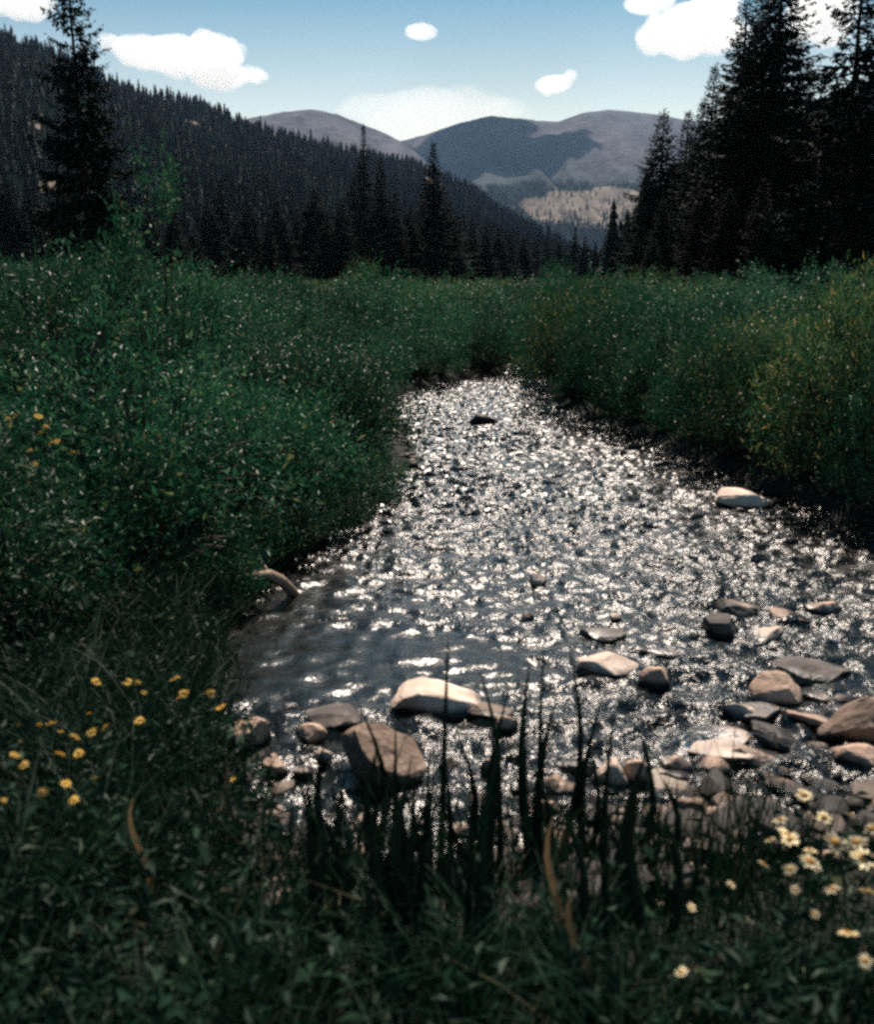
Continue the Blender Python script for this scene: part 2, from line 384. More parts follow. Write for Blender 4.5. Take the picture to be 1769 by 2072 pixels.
def mount_mesh(name, f, t0, t1, r0, r1, label):
    T = np.linspace(t0, t1, 420); S = np.linspace(r0, r1, 260)
    TT, RR = np.meshgrid(T, S, indexing='ij'); Z = f(TT, RR)
    V = np.stack([TT * RR, RR, Z], -1).reshape(-1, 3)
    me = mesh(name, V, grid_faces(*TT.shape), M['mount'], None, True)
    e = (Z - EYE) / RR
    tun = np.array([.095, .092, .100]); forest = np.array([.010, .020, .018]); tan = np.array([.16, .135, .11]); mid = np.array([.040, .052, .052])
    line = el_tan(1100, 385) + .014 * fbm(TT * 18, RR / 900., 82, 4)
    fo = smooth(.010, -.004, e - line)[..., None]
    md = smooth(.052, .0, e - line + .045 * fbm(TT * 22, RR / 900., 83, 5))[..., None] * .6  # forest patches climbing the slopes; their colour also paints in weak relief shading
    c = tun * (1 - md) + mid * md
    c = c * (1 - fo) + forest * fo
    if f is mountA:
        pt = meadow_patch(TT, e)[..., None]; c = c * (1 - pt) + tan * pt
    c = c * (1 + .45 * fbm(TT * 45, RR / 300., 84, 5))[..., None]
    c = np.clip(c, .01, .6).reshape(-1, 3)
    a = me.color_attributes.new('cover', 'FLOAT_COLOR', 'POINT')
    a.data.foreach_set('color', np.concatenate([c, np.ones((len(c), 1))], 1).ravel())
    tag(link(name, me), label, kind='structure')
mount_mesh('mountain', mountA, az_tan(680), az_tan(2300), 1650, 6600, 'broad bare-topped mountain with two rounded summits closing the valley')
mount_mesh('mountain', mountB, az_tan(0), az_tan(1060), 1650, 4600, 'rounded brown mountain behind the left hillside')

# ------------------------------------------------------------------ spruces
def spruce(h, wid, seed, sparse=1.0, ragged=.25, low=.06, fine=1.0, dead_top=False):
    """returns trunk mesh and crown mesh; whorls of drooping boughs carrying twigs"""
    r = np.random.default_rng(seed)
    tr = Acc(); k = 10; zz = np.linspace(0, h, k)
    bend = np.cumsum(r.normal(size=(k, 2)) * .012 * h / 12, 0)
    P = np.stack([bend[:, 0], bend[:, 1], zz], 1)
    tube(tr, P, np.linspace(.020 * h * .8, .012, k), 7)
    cr = Acc(); z = h * low
    PP = []; DD = []; LL = []
    while z < h * .985:
        f = 1 - z / h
        prof = wid * (f ** .78) * min(1, .55 + f * 1.6) * (0.82 + .36 * r.random())
        if dead_top and f < .17: prof *= .35
        nb = r.integers(5, 8)
        a0 = r.random() * 6.28
        cx = np.interp(z, zz, P[:, 0]); cyy = np.interp(z, zz, P[:, 1])
        for b in range(nb):
            if r.random() > sparse: continue
            L = prof * (1 - ragged + 2 * ragged * r.random()) + .05
            a = a0 + b * 6.283 / nb + r.normal() * .25
            up = .35 * (1 - f) - .28 * f + r.normal() * .08
            n = max(3, int(L / .22)); s = np.linspace(0, 1, n + 1)[1:]
            rad = s * L; zz2 = z + up * rad - .16 * rad * (1 - .6 * s) * f + .10 * rad * s * s
            bp = np.stack([cx + np.cos(a) * rad, cyy + np.sin(a) * rad, zz2], 1)
            if L > .5: tube(cr, np.vstack([[cx, cyy, z], bp]), np.linspace(.012 + .012 * L, .004, n + 1), 3, m=1)
            m_ = max(3, int(L / .085 * fine))
            ss = r.random(m_) ** .75 * .97 + .03
            q = np.stack([np.interp(ss, np.r_[0, s], np.r_[c, bp[:, i]]) for i, c in enumerate((cx, cyy, z))], 1)
            side = np.where(r.random(m_) < .5, -1, 1)
            da = a + side * (.5 + .55 * r.random(m_))
            tw = (.10 + .34 * L * (1.08 - ss) * (.6 + .6 * r.random(m_))) 
            d = np.stack([np.cos(da), np.sin(da), -.30 * f - .15 + r.normal(size=m_) * .22], 1)
            PP.append(q); DD.append(d); LL.append(tw)
            PP.append(bp[-1:]); DD.append(bp[-1:] - np.array([[cx, cyy, z]]) + [0, 0, .05]); LL.append(np.array([.16]))
        z += (.16 + .018 * h * f) * (.8 + .4 * r.random()) 
    PP = np.concatenate(PP); DD = unit(np.concatenate(DD)); LL = np.concatenate(LL)
    # every twig carries side sprays so that its outline is broken
    leaves(cr, PP, DD, LL * 1.1, np.maximum(.06, LL * .30), fold=.1)
    for k2 in range(2):
        s = .25 + .5 * rng.random(len(PP)); dj = unit(DD + rng.normal(size=DD.shape) * .55 + [0, 0, -.15])
        leaves(cr, PP + DD * (LL * s)[:, None], dj, LL * .55 + .04, np.maximum(.05, LL * .22), fold=.1)
    # leader
    tip = np.repeat(P[-1:], 10, 0) - np.linspace(.0, .5, 10)[:, None] * [0, 0, 1]
    leaves(cr, tip, np.stack([rng.normal(size=10) * .5, rng.normal(size=10) * .5, np.ones(10)], 1), .22, .05)
    return tr.build('trunk', M['trunk'], True), cr.build('crown', [M['needle'], M['trunk']])
SPR = [spruce(14, 2.5, 1, fine=1.3), spruce(14, 2.2, 2, ragged=.35, fine=1.3), spruce(14, 2.9, 3, sparse=.92, ragged=.3, fine=1.3), spruce(14, 1.8, 4, ragged=.4, fine=1.3), ]
SPR_OPEN = spruce(15, 3.1, 5, sparse=.72, ragged=.4, low=.12)
SPR_DEAD = spruce(14, 1.7, 6, sparse=.85, ragged=.4, dead_top=True)
def put_spruce(kind, x, y, z, h, wf=1.0, label='', group='', rot=None):
    tm, cm = kind
    e = bpy.data.objects.new('spruce_tree', None); COL.objects.link(e); e.empty_display_size = .5
    e.location = (x, y, z); s = h / (15. if kind is SPR_OPEN else 14.)
    e.scale = (s * wf, s * wf, s); e.rotation_euler = (0, 0, rot if rot is not None else random.random() * 6.28)
    tag(e, label, 'spruce tree', group)
    link('trunk', tm, e); link('crown', cm, e)
    return e
def spruce_px(u, vtip, y, kind, label, group, wf=1., base=0.2):
    p = at_y(u, vtip, y); put_spruce(kind, p[0], y, base, p[2] - base, wf, label, group)
# right-hand stand: (tip u, tip v, distance, variant, width factor, label)
GR = 'tall spruces massed on the right'
big = [
 (1345, 222, 74, 0, 1.45, 'slender spruce at the left edge of the right-hand stand'),
 (1390, 226, 78, 3, 1.5, 'narrow spruce second from the left edge of the right-hand stand'),
 (1421, 205, 80, 1, 1.2, 'thin spruce tip behind the second gap in the right-hand stand'),
 (1444, 135, 72, 3, 1.3, 'spire-topped narrow spruce rising left of the tallest dark spruces'),
 (1518, -8, 60, 1, 1.35, 'tall spruce whose tip just reaches the top of the picture'),
 (1590, -120, 55, 0, 1.5, 'biggest dark spruce of the stand, cut off by the top of the picture'),
 (1560, -60, 62, 2, 1.1, 'broad dark spruce directly left behind the biggest one'),
 (1640, 125, 66, 1, .95, 'short pointed spruce in the bright gap right of the biggest one'),
 (1760, -160, 38, 'o', 1.0, 'open-branched spruce at the right edge of the picture with sky showing between its boughs'),
]
for u, v, y, k, wf, lab in big:
    spruce_px(u, v, y, SPR_OPEN if k == 'o' else SPR[k], lab, GR, wf)
fill = [(1310, 360, 82), (1330, 420, 70), (1370, 330, 84), (1405, 300, 70), (1425, 340, 62), (1460, 250, 66), (1485, 180, 70), (1500, 300, 56), (1540, 200, 68), (1570, 300, 52), (1610, 180, 70), (1625, 260, 54),
        (1660, 240, 62), (1680, 200, 74), (1700, 270, 56), (1715, 180, 66), (1735, 300, 50), (1780, 240, 58), (1820, 120, 60), (1870, 60, 50), (1295, 440, 88), (1350, 470, 64), (1450, 430, 58), (1390, 440, 66), (1640, 400, 50), (1520, 430, 54), (1590, 420, 48), (1700, 430, 48), (1345, 400, 60), (1420, 380, 54), (1480, 380, 50), (1550, 360, 46), (1660, 380, 46), (1740, 360, 44), (1800, 330, 44), (1290, 470, 70), (1325, 480, 58)]
for i, (u, v, y) in enumerate(fill):
    spruce_px(u, v, y, SPR[i % 4], 'dark spruce packed inside the right-hand stand', GR, 1.5 + .3 * random.random())
GL = 'spruces at the foot of the left hillside'
spruce_px(733, 252, 96, SPR_DEAD, 'spruce with a ragged forked dead top standing above the left row', GL, 1.0)
spruce_px(880, 288, 92, SPR[3], 'pointed dark spruce standing alone above the middle of the left row', GL, 1.25)
spruce_px(770, 318, 100, SPR[1], 'dark spruce just right of the one with the forked dead top', GL, 1.0)
left = [(420, 400), (445, 360), (500, 405), (540, 440), (560, 400), (600, 425), (635, 380), (660, 430), (690, 400), (715, 360), (755, 400), (800, 390), (830, 420), (855, 400), (905, 400), (930, 440), (955, 450), (985, 455),
        (1010, 462), (1035, 470), (1060, 478), (480, 450), (350, 420), (300, 400), (240, 380), (180, 400), (120, 360), (60, 380), (10, 360), (580, 470), (720, 470), (870, 480), (390, 460)]
for i, (u, v) in enumerate(left):
    spruce_px(u, v, 96 + 30 * random.random() + max(0, (u - 900) * .25), SPR[i % 4], 'dark spruce in the row at the foot of the left hillside', GL, 1.6 + .4 * random.random())
spruce_px(128, -150, 34, SPR_OPEN, 'tall open-boughed spruce at the upper left corner against the sky', None, .78, .6)
GV = 'small spruces at the end of the valley'
val = [(1085, 480, 0), (1108, 476, 0), (1132, 485, 0), (1165, 458, 'leftmost and broadest of the three spruces standing in the valley gap'), (1185, 478, 0), (1207, 486, 'shortest of the three spruces standing in the valley gap'),
       (1236, 450, 'rightmost narrow spruce of the three in the valley gap'), (1222, 505, 0), (1255, 500, 0), (1275, 470, 0), (1148, 500, 0), (1285, 440, 0)]
for i, (u, v, lab) in enumerate(val):
    spruce_px(u, v, 170 + 60 * random.random(), SPR[i % 4], lab or 'small dark spruce in the low row closing the valley', GV, 1.15)

# ---- forest on the slopes: small whole trees
def small_spruce(seed, h=12., wd=1.7, tiers=9, seg=7):
    wd *= 1.25
    r = np.random.default_rng(seed); a = Acc()
    tube(a, [[0, 0, 0], [0, 0, h * .3], [0, 0, h * .9]], [.16, .12, .03], 4, m=1)
    for k in range(tiers):
        f = k / tiers; z0 = h * (.10 + .84 * f); rad = wd * (1 - f) ** .8 * (.8 + .4 * r.random()) + .1; hh = h * .9 / tiers * 1.7
        for s in range(seg):
            an = 6.283 * (s + r.random() * .8) / seg; L = rad * (.65 + .7 * r.random())
            c, sn = math.cos(an), math.sin(an); w_ = .42 * rad + .12
            tip = [c * L, sn * L, z0 - .12 * L]
            a.add([[0, 0, z0 + hh * .75], [c * L * .6 - sn * w_, sn * L * .6 + c * w_, z0 + hh * .18], tip, [c * L * .6 + sn * w_, sn * L * .6 - c * w_, z0 + hh * .18]], t=[[0, 1, 2], [0, 2, 3]])
    return a
SM = [small_spruce(s, wd=1.3 + .25 * (s % 4), tiers=8 + s % 3) for s in range(6)]
SM_ME = [a.build('spruce', [M['needle'], M['trunk']]) for a in SM]
SMA = [(np.concatenate(a.v), np.concatenate(a.q), np.concatenate(a.t)) for a in SM]
def scatter_hill(f, t0, t1, n, seed, rlim):
    r = np.random.default_rng(seed); T = r.uniform(t0, t1, n); RR = 90 + (rlim - 90) * r.random(n) ** .75
    z, D, B = f(T, RR)
    s = (RR - B) / (D - B)
    ok = (s > .0) & (s < 1.05)
    bare = fbm(T * 26, RR / 45., 61 if f is hillL else 62, 4)
    ok &= (bare < .46) | (r.random(n) < .12)
    return T[ok] * RR[ok], RR[ok], z[ok]
def merge_trees(X, Y, Z, H, name, label, models=SMA):
    V = []; Q = []; T = []; n = 0
    for i in range(len(X)):
        v, q, t = models[i % len(models)]; s = H[i] / 12.; a = random.random() * 6.28; c, sn = math.cos(a) * s, math.sin(a) * s
        vv = np.stack([v[:, 0] * c - v[:, 1] * sn + X[i], v[:, 0] * sn + v[:, 1] * c + Y[i], v[:, 2] * s + Z[i]], 1)
        V.append(vv); Q.append(q + n); T.append(t + n); n += len(v)
    Q = np.concatenate(Q); T = np.concatenate(T)
    me = mesh(name, np.concatenate(V), [Q, T], [M['needle'], M['trunk']], np.r_[np.ones(len(Q)), np.zeros(len(T))])
    tag(link(name, me), label, 'forest', kind='stuff')
X, Y, Z = scatter_hill(hillL, az_tan(-350), az_tan(1250), 14000, 5, 1500)
order = np.argsort(Y); X, Y, Z = X[order], Y[order], Z[order]
H = np.clip(9.5 + 8 * vnoise(X / 40, Y / 60, 12) + rng.normal(size=len(X)) * 2.6, 5, 17)
vis = (X / Y > az_tan(-30)) & (X / Y < az_tan(1140)); ni = 0; ind = np.zeros(len(X), bool)
for i in np.where(vis)[0]:
    if ni >= 190: break
    ind[i] = True; ni += 1
    o = link('spruce_tree', SM_ME[i % 6], None, (X[i], Y[i], Z[i] - .2)); o.scale = (H[i] / 12,) * 3; o.rotation_euler = (0, 0, random.random() * 6.28)
    tag(o, 'small dark spruce on the lower part of the left hillside', 'spruce tree', 'spruces scattered over the lower left hillside')
merge_trees(X[~ind], Y[~ind], Z[~ind] - .2, H[~ind], 'hillside_forest', 'dense dark conifer forest covering the left hillside up to its skyline')
X, Y, Z = scatter_hill(hillR, az_tan(1235), az_tan(2300), 1500, 6, 440)
merge_trees(X, Y, Z - .2, rng.uniform(8, 14, len(X)), 'slope_forest', 'dark conifer forest on the slope behind the right-hand spruces')
# far forest on the mountain foot
T = rng.uniform(az_tan(700), az_tan(1500), 16000); RR = 1750 + 2300 * rng.random(16000) ** .8
Z = mountA(T, RR); e = (Z - EYE) / RR
line = el_tan(1100, 385) + .014 * fbm(T * 18, RR / 900., 82, 4)
pt = meadow_patch(T, e)
ok = (e < line + .003) & ((pt < .4) | (rng.random(len(T)) < .10 + .35 * smooth(PATCH_C[1] - .004, PATCH_C[1] - .014, e)))
idx = np.where(ok)[0][:9000]
small = []
for s in range(4):
    a = small_spruce(90 + s, tiers=4, seg=4, wd=2.4); small.append((np.concatenate(a.v), np.concatenate(a.q), np.concatenate(a.t)))
merge_trees((T * RR)[idx], RR[idx], Z[idx] - 1, rng.uniform(9, 17, len(idx)), 'mountain_forest', 'far bluish conifer forest on the foot of the mountain', small)

# ------------------------------------------------------------------ willow shrubs
def dome_r(d, seed):                  # lumpy radius factor of a shrub in direction d
    v = np.zeros(len(d))
    r = np.random.default_rng(seed)
    for k in range(7):
        c = unit(r.normal(size=3) * [1, 1, .6] + [0, 0, .35]); v = np.maximum(v, (.34 + .22 * r.random()) * np.exp(-((1 - d @ c) / .16)))
    return .78 + v
def shrub(seed, h=1.5, rad=1.0, nb=150, lf=.06, mat='willow', wleaf=.36, low=.12, per=34, spread=.085):
    """boughs from the root end in leaf clumps on a lumpy dome"""
    r = np.random.default_rng(seed); st = Acc(); fo = Acc(); PP = []; DD = []
    d = unit(r.normal(size=(nb, 3)) * [1, 1, .8]); d[:, 2] = np.abs(d[:, 2]) * .95 + .02; d = unit(d)
    R_ = dome_r(d, seed) * np.where(r.random(nb) < .3, .55 + .35 * r.random(nb), .88 + .18 * r.random(nb))
    tip = d * R_[:, None] * [rad, rad, h * .86] + [0, 0, low * h]
    for b in range(nb):
        t = np.linspace(0, 1, 5)[:, None]; root = np.array([d[b, 0] * .1, d[b, 1] * .1, 0])
        ctl = root * (1 - t) + tip[b] * t; ctl[:, 2] += (np.sin(t * 3.14) * .16 * h * (1 - d[b, 2])).ravel()
        if b % 2 == 0: tube(st, ctl, np.linspace(.012, .003, 5), 3)
        nsub = 4
        for k in range(nsub):         # side shoots
            sd_ = unit(d[b] + r.normal(size=3) * .55 + [0, 0, .35]); L = .14 + .14 * r.random(); base_ = ctl[3] * .4 + ctl[4] * .6 if k else ctl[4]
            n = per // nsub + r.integers(0, 3); ss = r.random(n)
            p = base_ + sd_ * (ss * L)[:, None] + r.normal(size=(n, 3)) * spread * .45
            PP.append(p); DD.append(sd_ * .9 + r.normal(size=(n, 3)) * .75)
    PP = np.concatenate(PP); DD = np.concatenate(DD)
    keep = PP[:, 2] > .0; PP = PP[keep]; DD = DD[keep]
    Lf = lf * (.55 + .9 * r.random(len(PP)))
    leaves(fo, PP, DD, Lf, Lf * wleaf)
    return fo.build('foliage', M[mat]), st.build('stem', M['bark'])
SH = [shrub(100 + i, 1.5, .95 + .1 * (i % 3), 210, .058, 'willow') for i in range(6)]
SHY = shrub(120, 1.5, 1.0, 210, .058, 'willow_y')
LOW = [shrub(130 + i, .75, .75, 130, .055, 'willow') for i in range(3)]
TALL = shrub(140, 2.2, .8, 90, .065, 'willow', .42, .3, 40, .12)
def put_shrub(kind, x, y, s, sz, label, group, z=None):
    e = bpy.data.objects.new('willow_shrub', None); COL.objects.link(e)
    e.location = (x, y, (gz(x, y) if z is None else z) - .03); e.scale = (s, s, sz); e.rotation_euler = (0, 0, random.random() * 6.28)
    tag(e, label, 'shrub', group)
    link('foliage', kind[0], e); link('stem', kind[1], e)
    return e
cand = []
r2 = np.random.default_rng(77)
placed = []
def try_place(x, y, sp):
    for (px, py, ps) in placed:
        if (px - x) ** 2 + (py - y) ** 2 < (.5 * (sp + ps)) ** 2: return False
    placed.append((x, y, sp)); return True
bush = []
edge = []
for i in range(len(OUT) - 1):         # shrubs standing right on the banks
    a_, b_ = POLY[i], POLY[i + 1]; u_ = OUT[i][0]; v_ = OUT[i][1]
    if v_ > 1125 or OUT[i + 1][1] > 1130: continue
    L_ = np.hypot(*(b_ - a_)); nn = max(1, int(L_ / .5))
    for q in range(nn):
        p_ = a_ + (b_ - a_) * (q + .5) / nn; d_ = (b_ - a_) / L_; o_ = np.array([-d_[1], d_[0]])
        if not (sdist(p_[0] + o_[0] * .2, p_[1] + o_[1] * .2) > 0): o_ = -o_
        c_ = p_ + o_ * ((.30 if p_[0] > .8 else (.78 if v_ > 800 and p_[1] > 8.3 else .45)) + .12 * r2.random())
        if float(sdist(c_[0], c_[1])) < .15: continue
        if p_[0] > 1.2 and p_[1] < 9 and abs(u_ - 1480) < 90: c_ = c_ + o_ * .12
        if try_place(c_[0], c_[1], .55): edge.append((c_[0], c_[1], .3))
print('edge', len(edge))
for k in range(9000):
    y = 3.9 + 30 * r2.random() ** 1.3; t = r2.uniform(-.62, .60); x = t * y
    sd_ = float(sdist(np.array([x]), np.array([y]))[0])
    if sd_ < .22 or (x < .6 and 8.3 < y < 15 and sd_ < .75): continue
    if x > -1.8 and y < 6.7 and x < 4: continue
    if x >= 3.2 and y < 5.6: continue
    if y < 4.6 and x > -2.2: continue
    sp = .8 if sd_ < 1.2 or y < 6 else 1.0 + .03 * y
    if y < 6: sp = .55
    if try_place(x, y, sp): bush.append((x, y, sd_))

bush = sorted(edge + bush, key=lambda b: b[1])
print('bushes', len(bush))
def proj(x, y, z):
    b = -y * SP * 0 + (y * SP + (z - EYE) * CP) / (y * CP - (z - EYE) * SP)
    return 884.5 + FPX * x / (y * CP - (z - EYE) * SP), 1036 - FPX * b
def clear_left(x, y, h, rad):         # how far a left-bank shrub must stand back so that the reach behind it stays open
    for k in range(30):
        ok = True
        for z in (.2, .5 * h, .8 * h, h):
            rr = rad * (1 if z < .7 * h else .75)
            u, v = proj(x + rr, y, z + .15)
            if u > np.interp(v, [806, 882, 948, 990, 1075], [790, 872, 895, 800, 650]): ok = False
        if ok: return x
        x -= .12
    return None
bush = [b for b in bush if not (16 < b[1] < 30 and abs(proj(b[0], b[1], .2)[0] - 1053) < 48 + 12 * (b[1] < 20) and b[1] < 24)]
bush = [b for b in bush if b[2] < .9 or b[1] < 6 or float(vnoise(b[0] / 1.5, b[1] / 2.0, 63)) > -.20]
for i, (x, y, s_) in enumerate(bush[:285]):
    left_ = x < np.interp(y, [3, 20, 40], [0, 1.5, 3])
    lump = 1 + 1.1 * float(vnoise(x / 1.9, y / 2.6, 55)) + .25 * float(vnoise(x / .9, y / .9, 56))
    if left_:
        H_ = np.clip(.72 + s_ * .35, .7, 1.4) * lump
        H_ *= np.interp(x / y, [-.45, -.28, -.1, 0], [1.2, 1.2, .95, .9])
    else: H_ = np.clip(1.25 + s_ * .15, 1.2, 1.5) * lump * np.interp(y, [5, 9], [.8, 1])
    H_ = min(H_, 1.75)
    if x / y < -.2 and y > 7: H_ = (1.15 + .45 * min(1, (-.2 - x / y) / .12)) * (1 + .6 * float(vnoise(x / 1.8, y / 2.4, 58)))
    if y < 6 and left_: H_ = .6 + .3 * r2.random() + .3 * (s_ > 1.2)
    g = 'willow shrubs of the thicket ' + ('left' if left_ else 'right') + ' of the stream'
    if left_: lab = 'small-leaved green willow shrub in the thicket left of the stream'
    else: lab = 'small-leaved green willow shrub in the thicket right of the stream'
    if s_ < .75:
        lab = 'low willow shrub overhanging the ' + ('left' if left_ else 'right') + ' water edge of the stream'
        g = 'willow shrubs along the water edge ' + ('left' if left_ else 'right')
    if s_ < .45: H_ = (.75 if left_ else 1.25) * (.85 + .3 * r2.random()) * (1.3 if y > 13 else 1)
    if left_ and 6.5 < y < 14 and x > -4:
        x = clear_left(x, y, H_, .75)
        if x is None: continue
    if H_ < .95: k = LOW[i % 3]; sc = H_ / .75; wd = sc * .95
    else:
        k = SH[i % 6]; sc = H_ / 1.5; wd = max(.8, min(sc, 1.15)) * (.7 if s_ < .6 else 1)
        if not left_ and (i % 4 == 0): k = SHY
    put_shrub(k, x, y, wd, sc, lab, g)
for q, (u_, v_, s_) in enumerate([(455, 1195, .42), (500, 1130, .5), (545, 1110, .5), (590, 1080, .55), (622, 1060, .5), (665, 1035, .55), (705, 1005, .6), (745, 975, .6), (420, 1215, .4), (470, 1145, .5), (385, 1230, .4)]):
    c_ = at_z(u_, v_ + 6, .12); put_shrub(LOW[q % 3], c_[0] - .12, c_[1] + .12, s_, s_, 'knee-high willow sprig between the tall left thicket and the water', 'low willow sprigs on the left bank')
put_shrub(TALL, at_y(320, 500, 9.5)[0], 9.5, .72, 1.08, 'tall loose-leaved willow standing above the left thicket', None)
put_shrub(SHY, at_y(1745, 500, 8.5)[0], 8.5, .85, 1.3, 'tall yellowing willow shrub at the right edge of the thicket', None)
put_shrub(SHY, at_y(750, 540, 30)[0], 30, .9, 1.55, 'pale loose shrub rising above the thicket in front of the dark spruces', None)
put_shrub(SHY, at_y(1310, 550, 27)[0], 27, .9, 1.35, 'pale shrub rising above the thicket left of the right-hand stand', None)
b3 = at_z(800, 950, 0.1)
put_shrub(SH[4], clear_left(b3[0], b3[1] + .2, 1.0, .85), b3[1] + .2, .85, .68, 'sunlit green willow bush bulging over the bend of the stream', None)

def far_thicket():
    a = Acc(); PP = []; DD = []
    rest = [(x, y) for x, y, s in bush[285:]]
    pts = list(rest)
    for k in range(1900):
        y = 33 + 100 * r2.random() ** .9; x = r2.uniform(-.62, .60) * y; pts.append((x, y))
    for x, y in pts:
        n = int(np.interp(y, [20, 40, 130], [1700, 700, 170])); rad = np.interp(y, [20, 60, 130], [.9, 1.3, 2.0]); h = 1.45 + .5 * float(vnoise(x / 4., y / 5., 57)) + .15 * r2.random() + (.3 if x / y < -.25 else 0)
        d = unit(r2.normal(size=(n, 3))); d[:, 2] = np.abs(d[:, 2])
        d = unit(d * [1, 1, .8]); lump = dome_r(d, int(abs(x * 13 + y * 7)) % 40)
        cl = np.round(d * 4.5) / 4.5 + r2.normal(size=(n, 3)) * .055; d = unit(cl * (r2.random((n, 1)) < .75) + d * .6)
        p = d * (.75 + .25 * r2.random((n, 1))) * np.array([rad, rad, h]) * lump[:, None]
        z = .15 + (.35 if x < -9 and y < 60 else 0)
        PP.append(p + [x, y, z]); DD.append(d + r2.normal(size=(n, 3)) * .7)
    PP = np.concatenate(PP); DD = np.concatenate(DD)
    L = np.interp(PP[:, 1], [20, 40, 130], [.07, .11, .30]) * (.6 + .8 * rng.random(len(PP)))
    leaves(a, PP, DD, L, L * .42)
    me = a.build('willow_thicket', M['willow_y'])
    tag(link('willow_thicket', me), 'far willow thicket covering the meadow up to the trees', 'thicket', kind='stuff')
far_thicket()

# ------------------------------------------------------------------ grass and herbs (near bank)
def blades(acc, X, Y, Zb, Hh, W, lean, segs=4, m=0, az=None):
    n = len(X); a = rng.random(n) * 6.283 if az is None else az; fa = rng.random(n) * 6.283
    t = np.linspace(0, 1, segs + 1)
    V = []
    for i, s in enumerate(t):
        off = lean * Hh * s ** 2
        cx = X + np.cos(a) * off; cyy = Y + np.sin(a) * off; cz = Zb + Hh * s * (1 - .25 * lean * s)
        w_ = W * (1 - s ** 1.6) * .5 + .0004
        V.append(np.stack([cx - np.cos(fa) * w_, cyy - np.sin(fa) * w_, cz], 1)); V.append(np.stack([cx + np.cos(fa) * w_, cyy + np.sin(fa) * w_, cz], 1))
    V = np.stack(V, 1).reshape(-1, 3); b = np.arange(n)[:, None] * (2 * (segs + 1))
    F = np.concatenate([b + [2 * i, 2 * i + 1, 2 * i + 3, 2 * i + 2] for i in range(segs)])
    acc.add(V, q=F, m=m)
def near_grass():
    a = Acc()
    n = 76000
    Y = 1.0 + 6.0 * rng.random(n) ** .9; X = rng.uniform(-.75, .75, n) * Y * 1.0 + rng.normal(size=n) * .1
    S = sdist(X, Y); clump = vnoise(X * 5, Y * 5, 91) + .5
    ok = (S > .02) & ((Y < 5.2) | (X < -.6)) & ((X < -.7) | (Y < 3.6) | (S > .4)) & (rng.random(n) < .25 + clump) & ((X < -.75) | (Y < np.where(X > .45, 2.02, 2.08)+ .12 * np.sin(X * 9)) | (rng.random(n) < .12))
    X, Y, S, clump = X[ok], Y[ok], S[ok], clump[ok]
    Z = ground_z(X, Y) - .02
    H_ = (.10 + .22 * rng.random(len(X))) * (.6 + .8 * clump)
    H_ *= np.where(X < -.8, 1.25, 1.0) * np.where((X > .4) & (Y > 1.5), .6, 1)
    blades(a, X, Y, Z, H_, .004 + .006 * rng.random(len(X)), .2 + .8 * rng.random(len(X)))
    # broad small herb leaves among the blades
    n = 44000
    Y = 1.1 + 6.0 * rng.random(n) ** .9; X = rng.uniform(-.75, .75, n) * Y
    S = sdist(X, Y); ok = (S > .05) & ((Y < 5.7) | (X < -.5)) & ((X < -.5) | (rng.random(n) < np.where(Y > 2.1, .10, .35)))
    X, Y = X[ok], Y[ok]; Z = ground_z(X, Y) + .02 + np.abs(rng.normal(size=len(X))) * .12
    D = rng.normal(size=(len(X), 3)) * [1, 1, .45]; L = .025 + .035 * rng.random(len(X))
    leaves(a, np.stack([X, Y, Z], 1), D, L, L * .45)
    me = a.build('grass', M['grass'])
    tag(link('grass', me), 'dark grass and small herbs covering the near bank', 'grass', kind='stuff')
near_grass()
# individual tall sedge stalks: (tip u, tip v, base u, base v, distance)
st = [(908,1262,890,1700,2.75),(965,1335,950,1700,2.8),(1075,1325,1095,1700,2.7),(1100,1290,1090,1700,2.65),(1148,1290,1105,1680,2.7),(1035,1380,1000,1700,2.75),(800,1440,795,1720,2.7),(715,1405,740,1700,2.8),
      (1225,1395,1195,1690,2.7),(1245,1420,1215,1700,2.6),(1285,1460,1270,1700,2.7),(1130,1400,1110,1700,2.6),(870,1500,850,1720,2.6),(925,1480,900,1720,2.65),(660,1480,670,1720,2.7),(1010,1470,1015,1720,2.55),(1180,1480,1150,1720,2.6),
      (765,1500,770,1730,2.6),(840,1540,820,1740,2.5),(1060,1520,1075,1740,2.5),(1310,1520,1295,1740,2.6),(980,1540,960,1740,2.5),(1340,1570,1320,1740,2.6),(700,1560,715,1740,2.6),(610,1540,640,1730,2.7)]
r5 = random.Random(4)
for k in range(34):
    u_ = r5.uniform(600, 1420); y_ = r5.uniform(1.95, 2.45); st.append((u_ + r5.uniform(-45, 45), r5.uniform(1500, 1690), u_, 1900, y_))
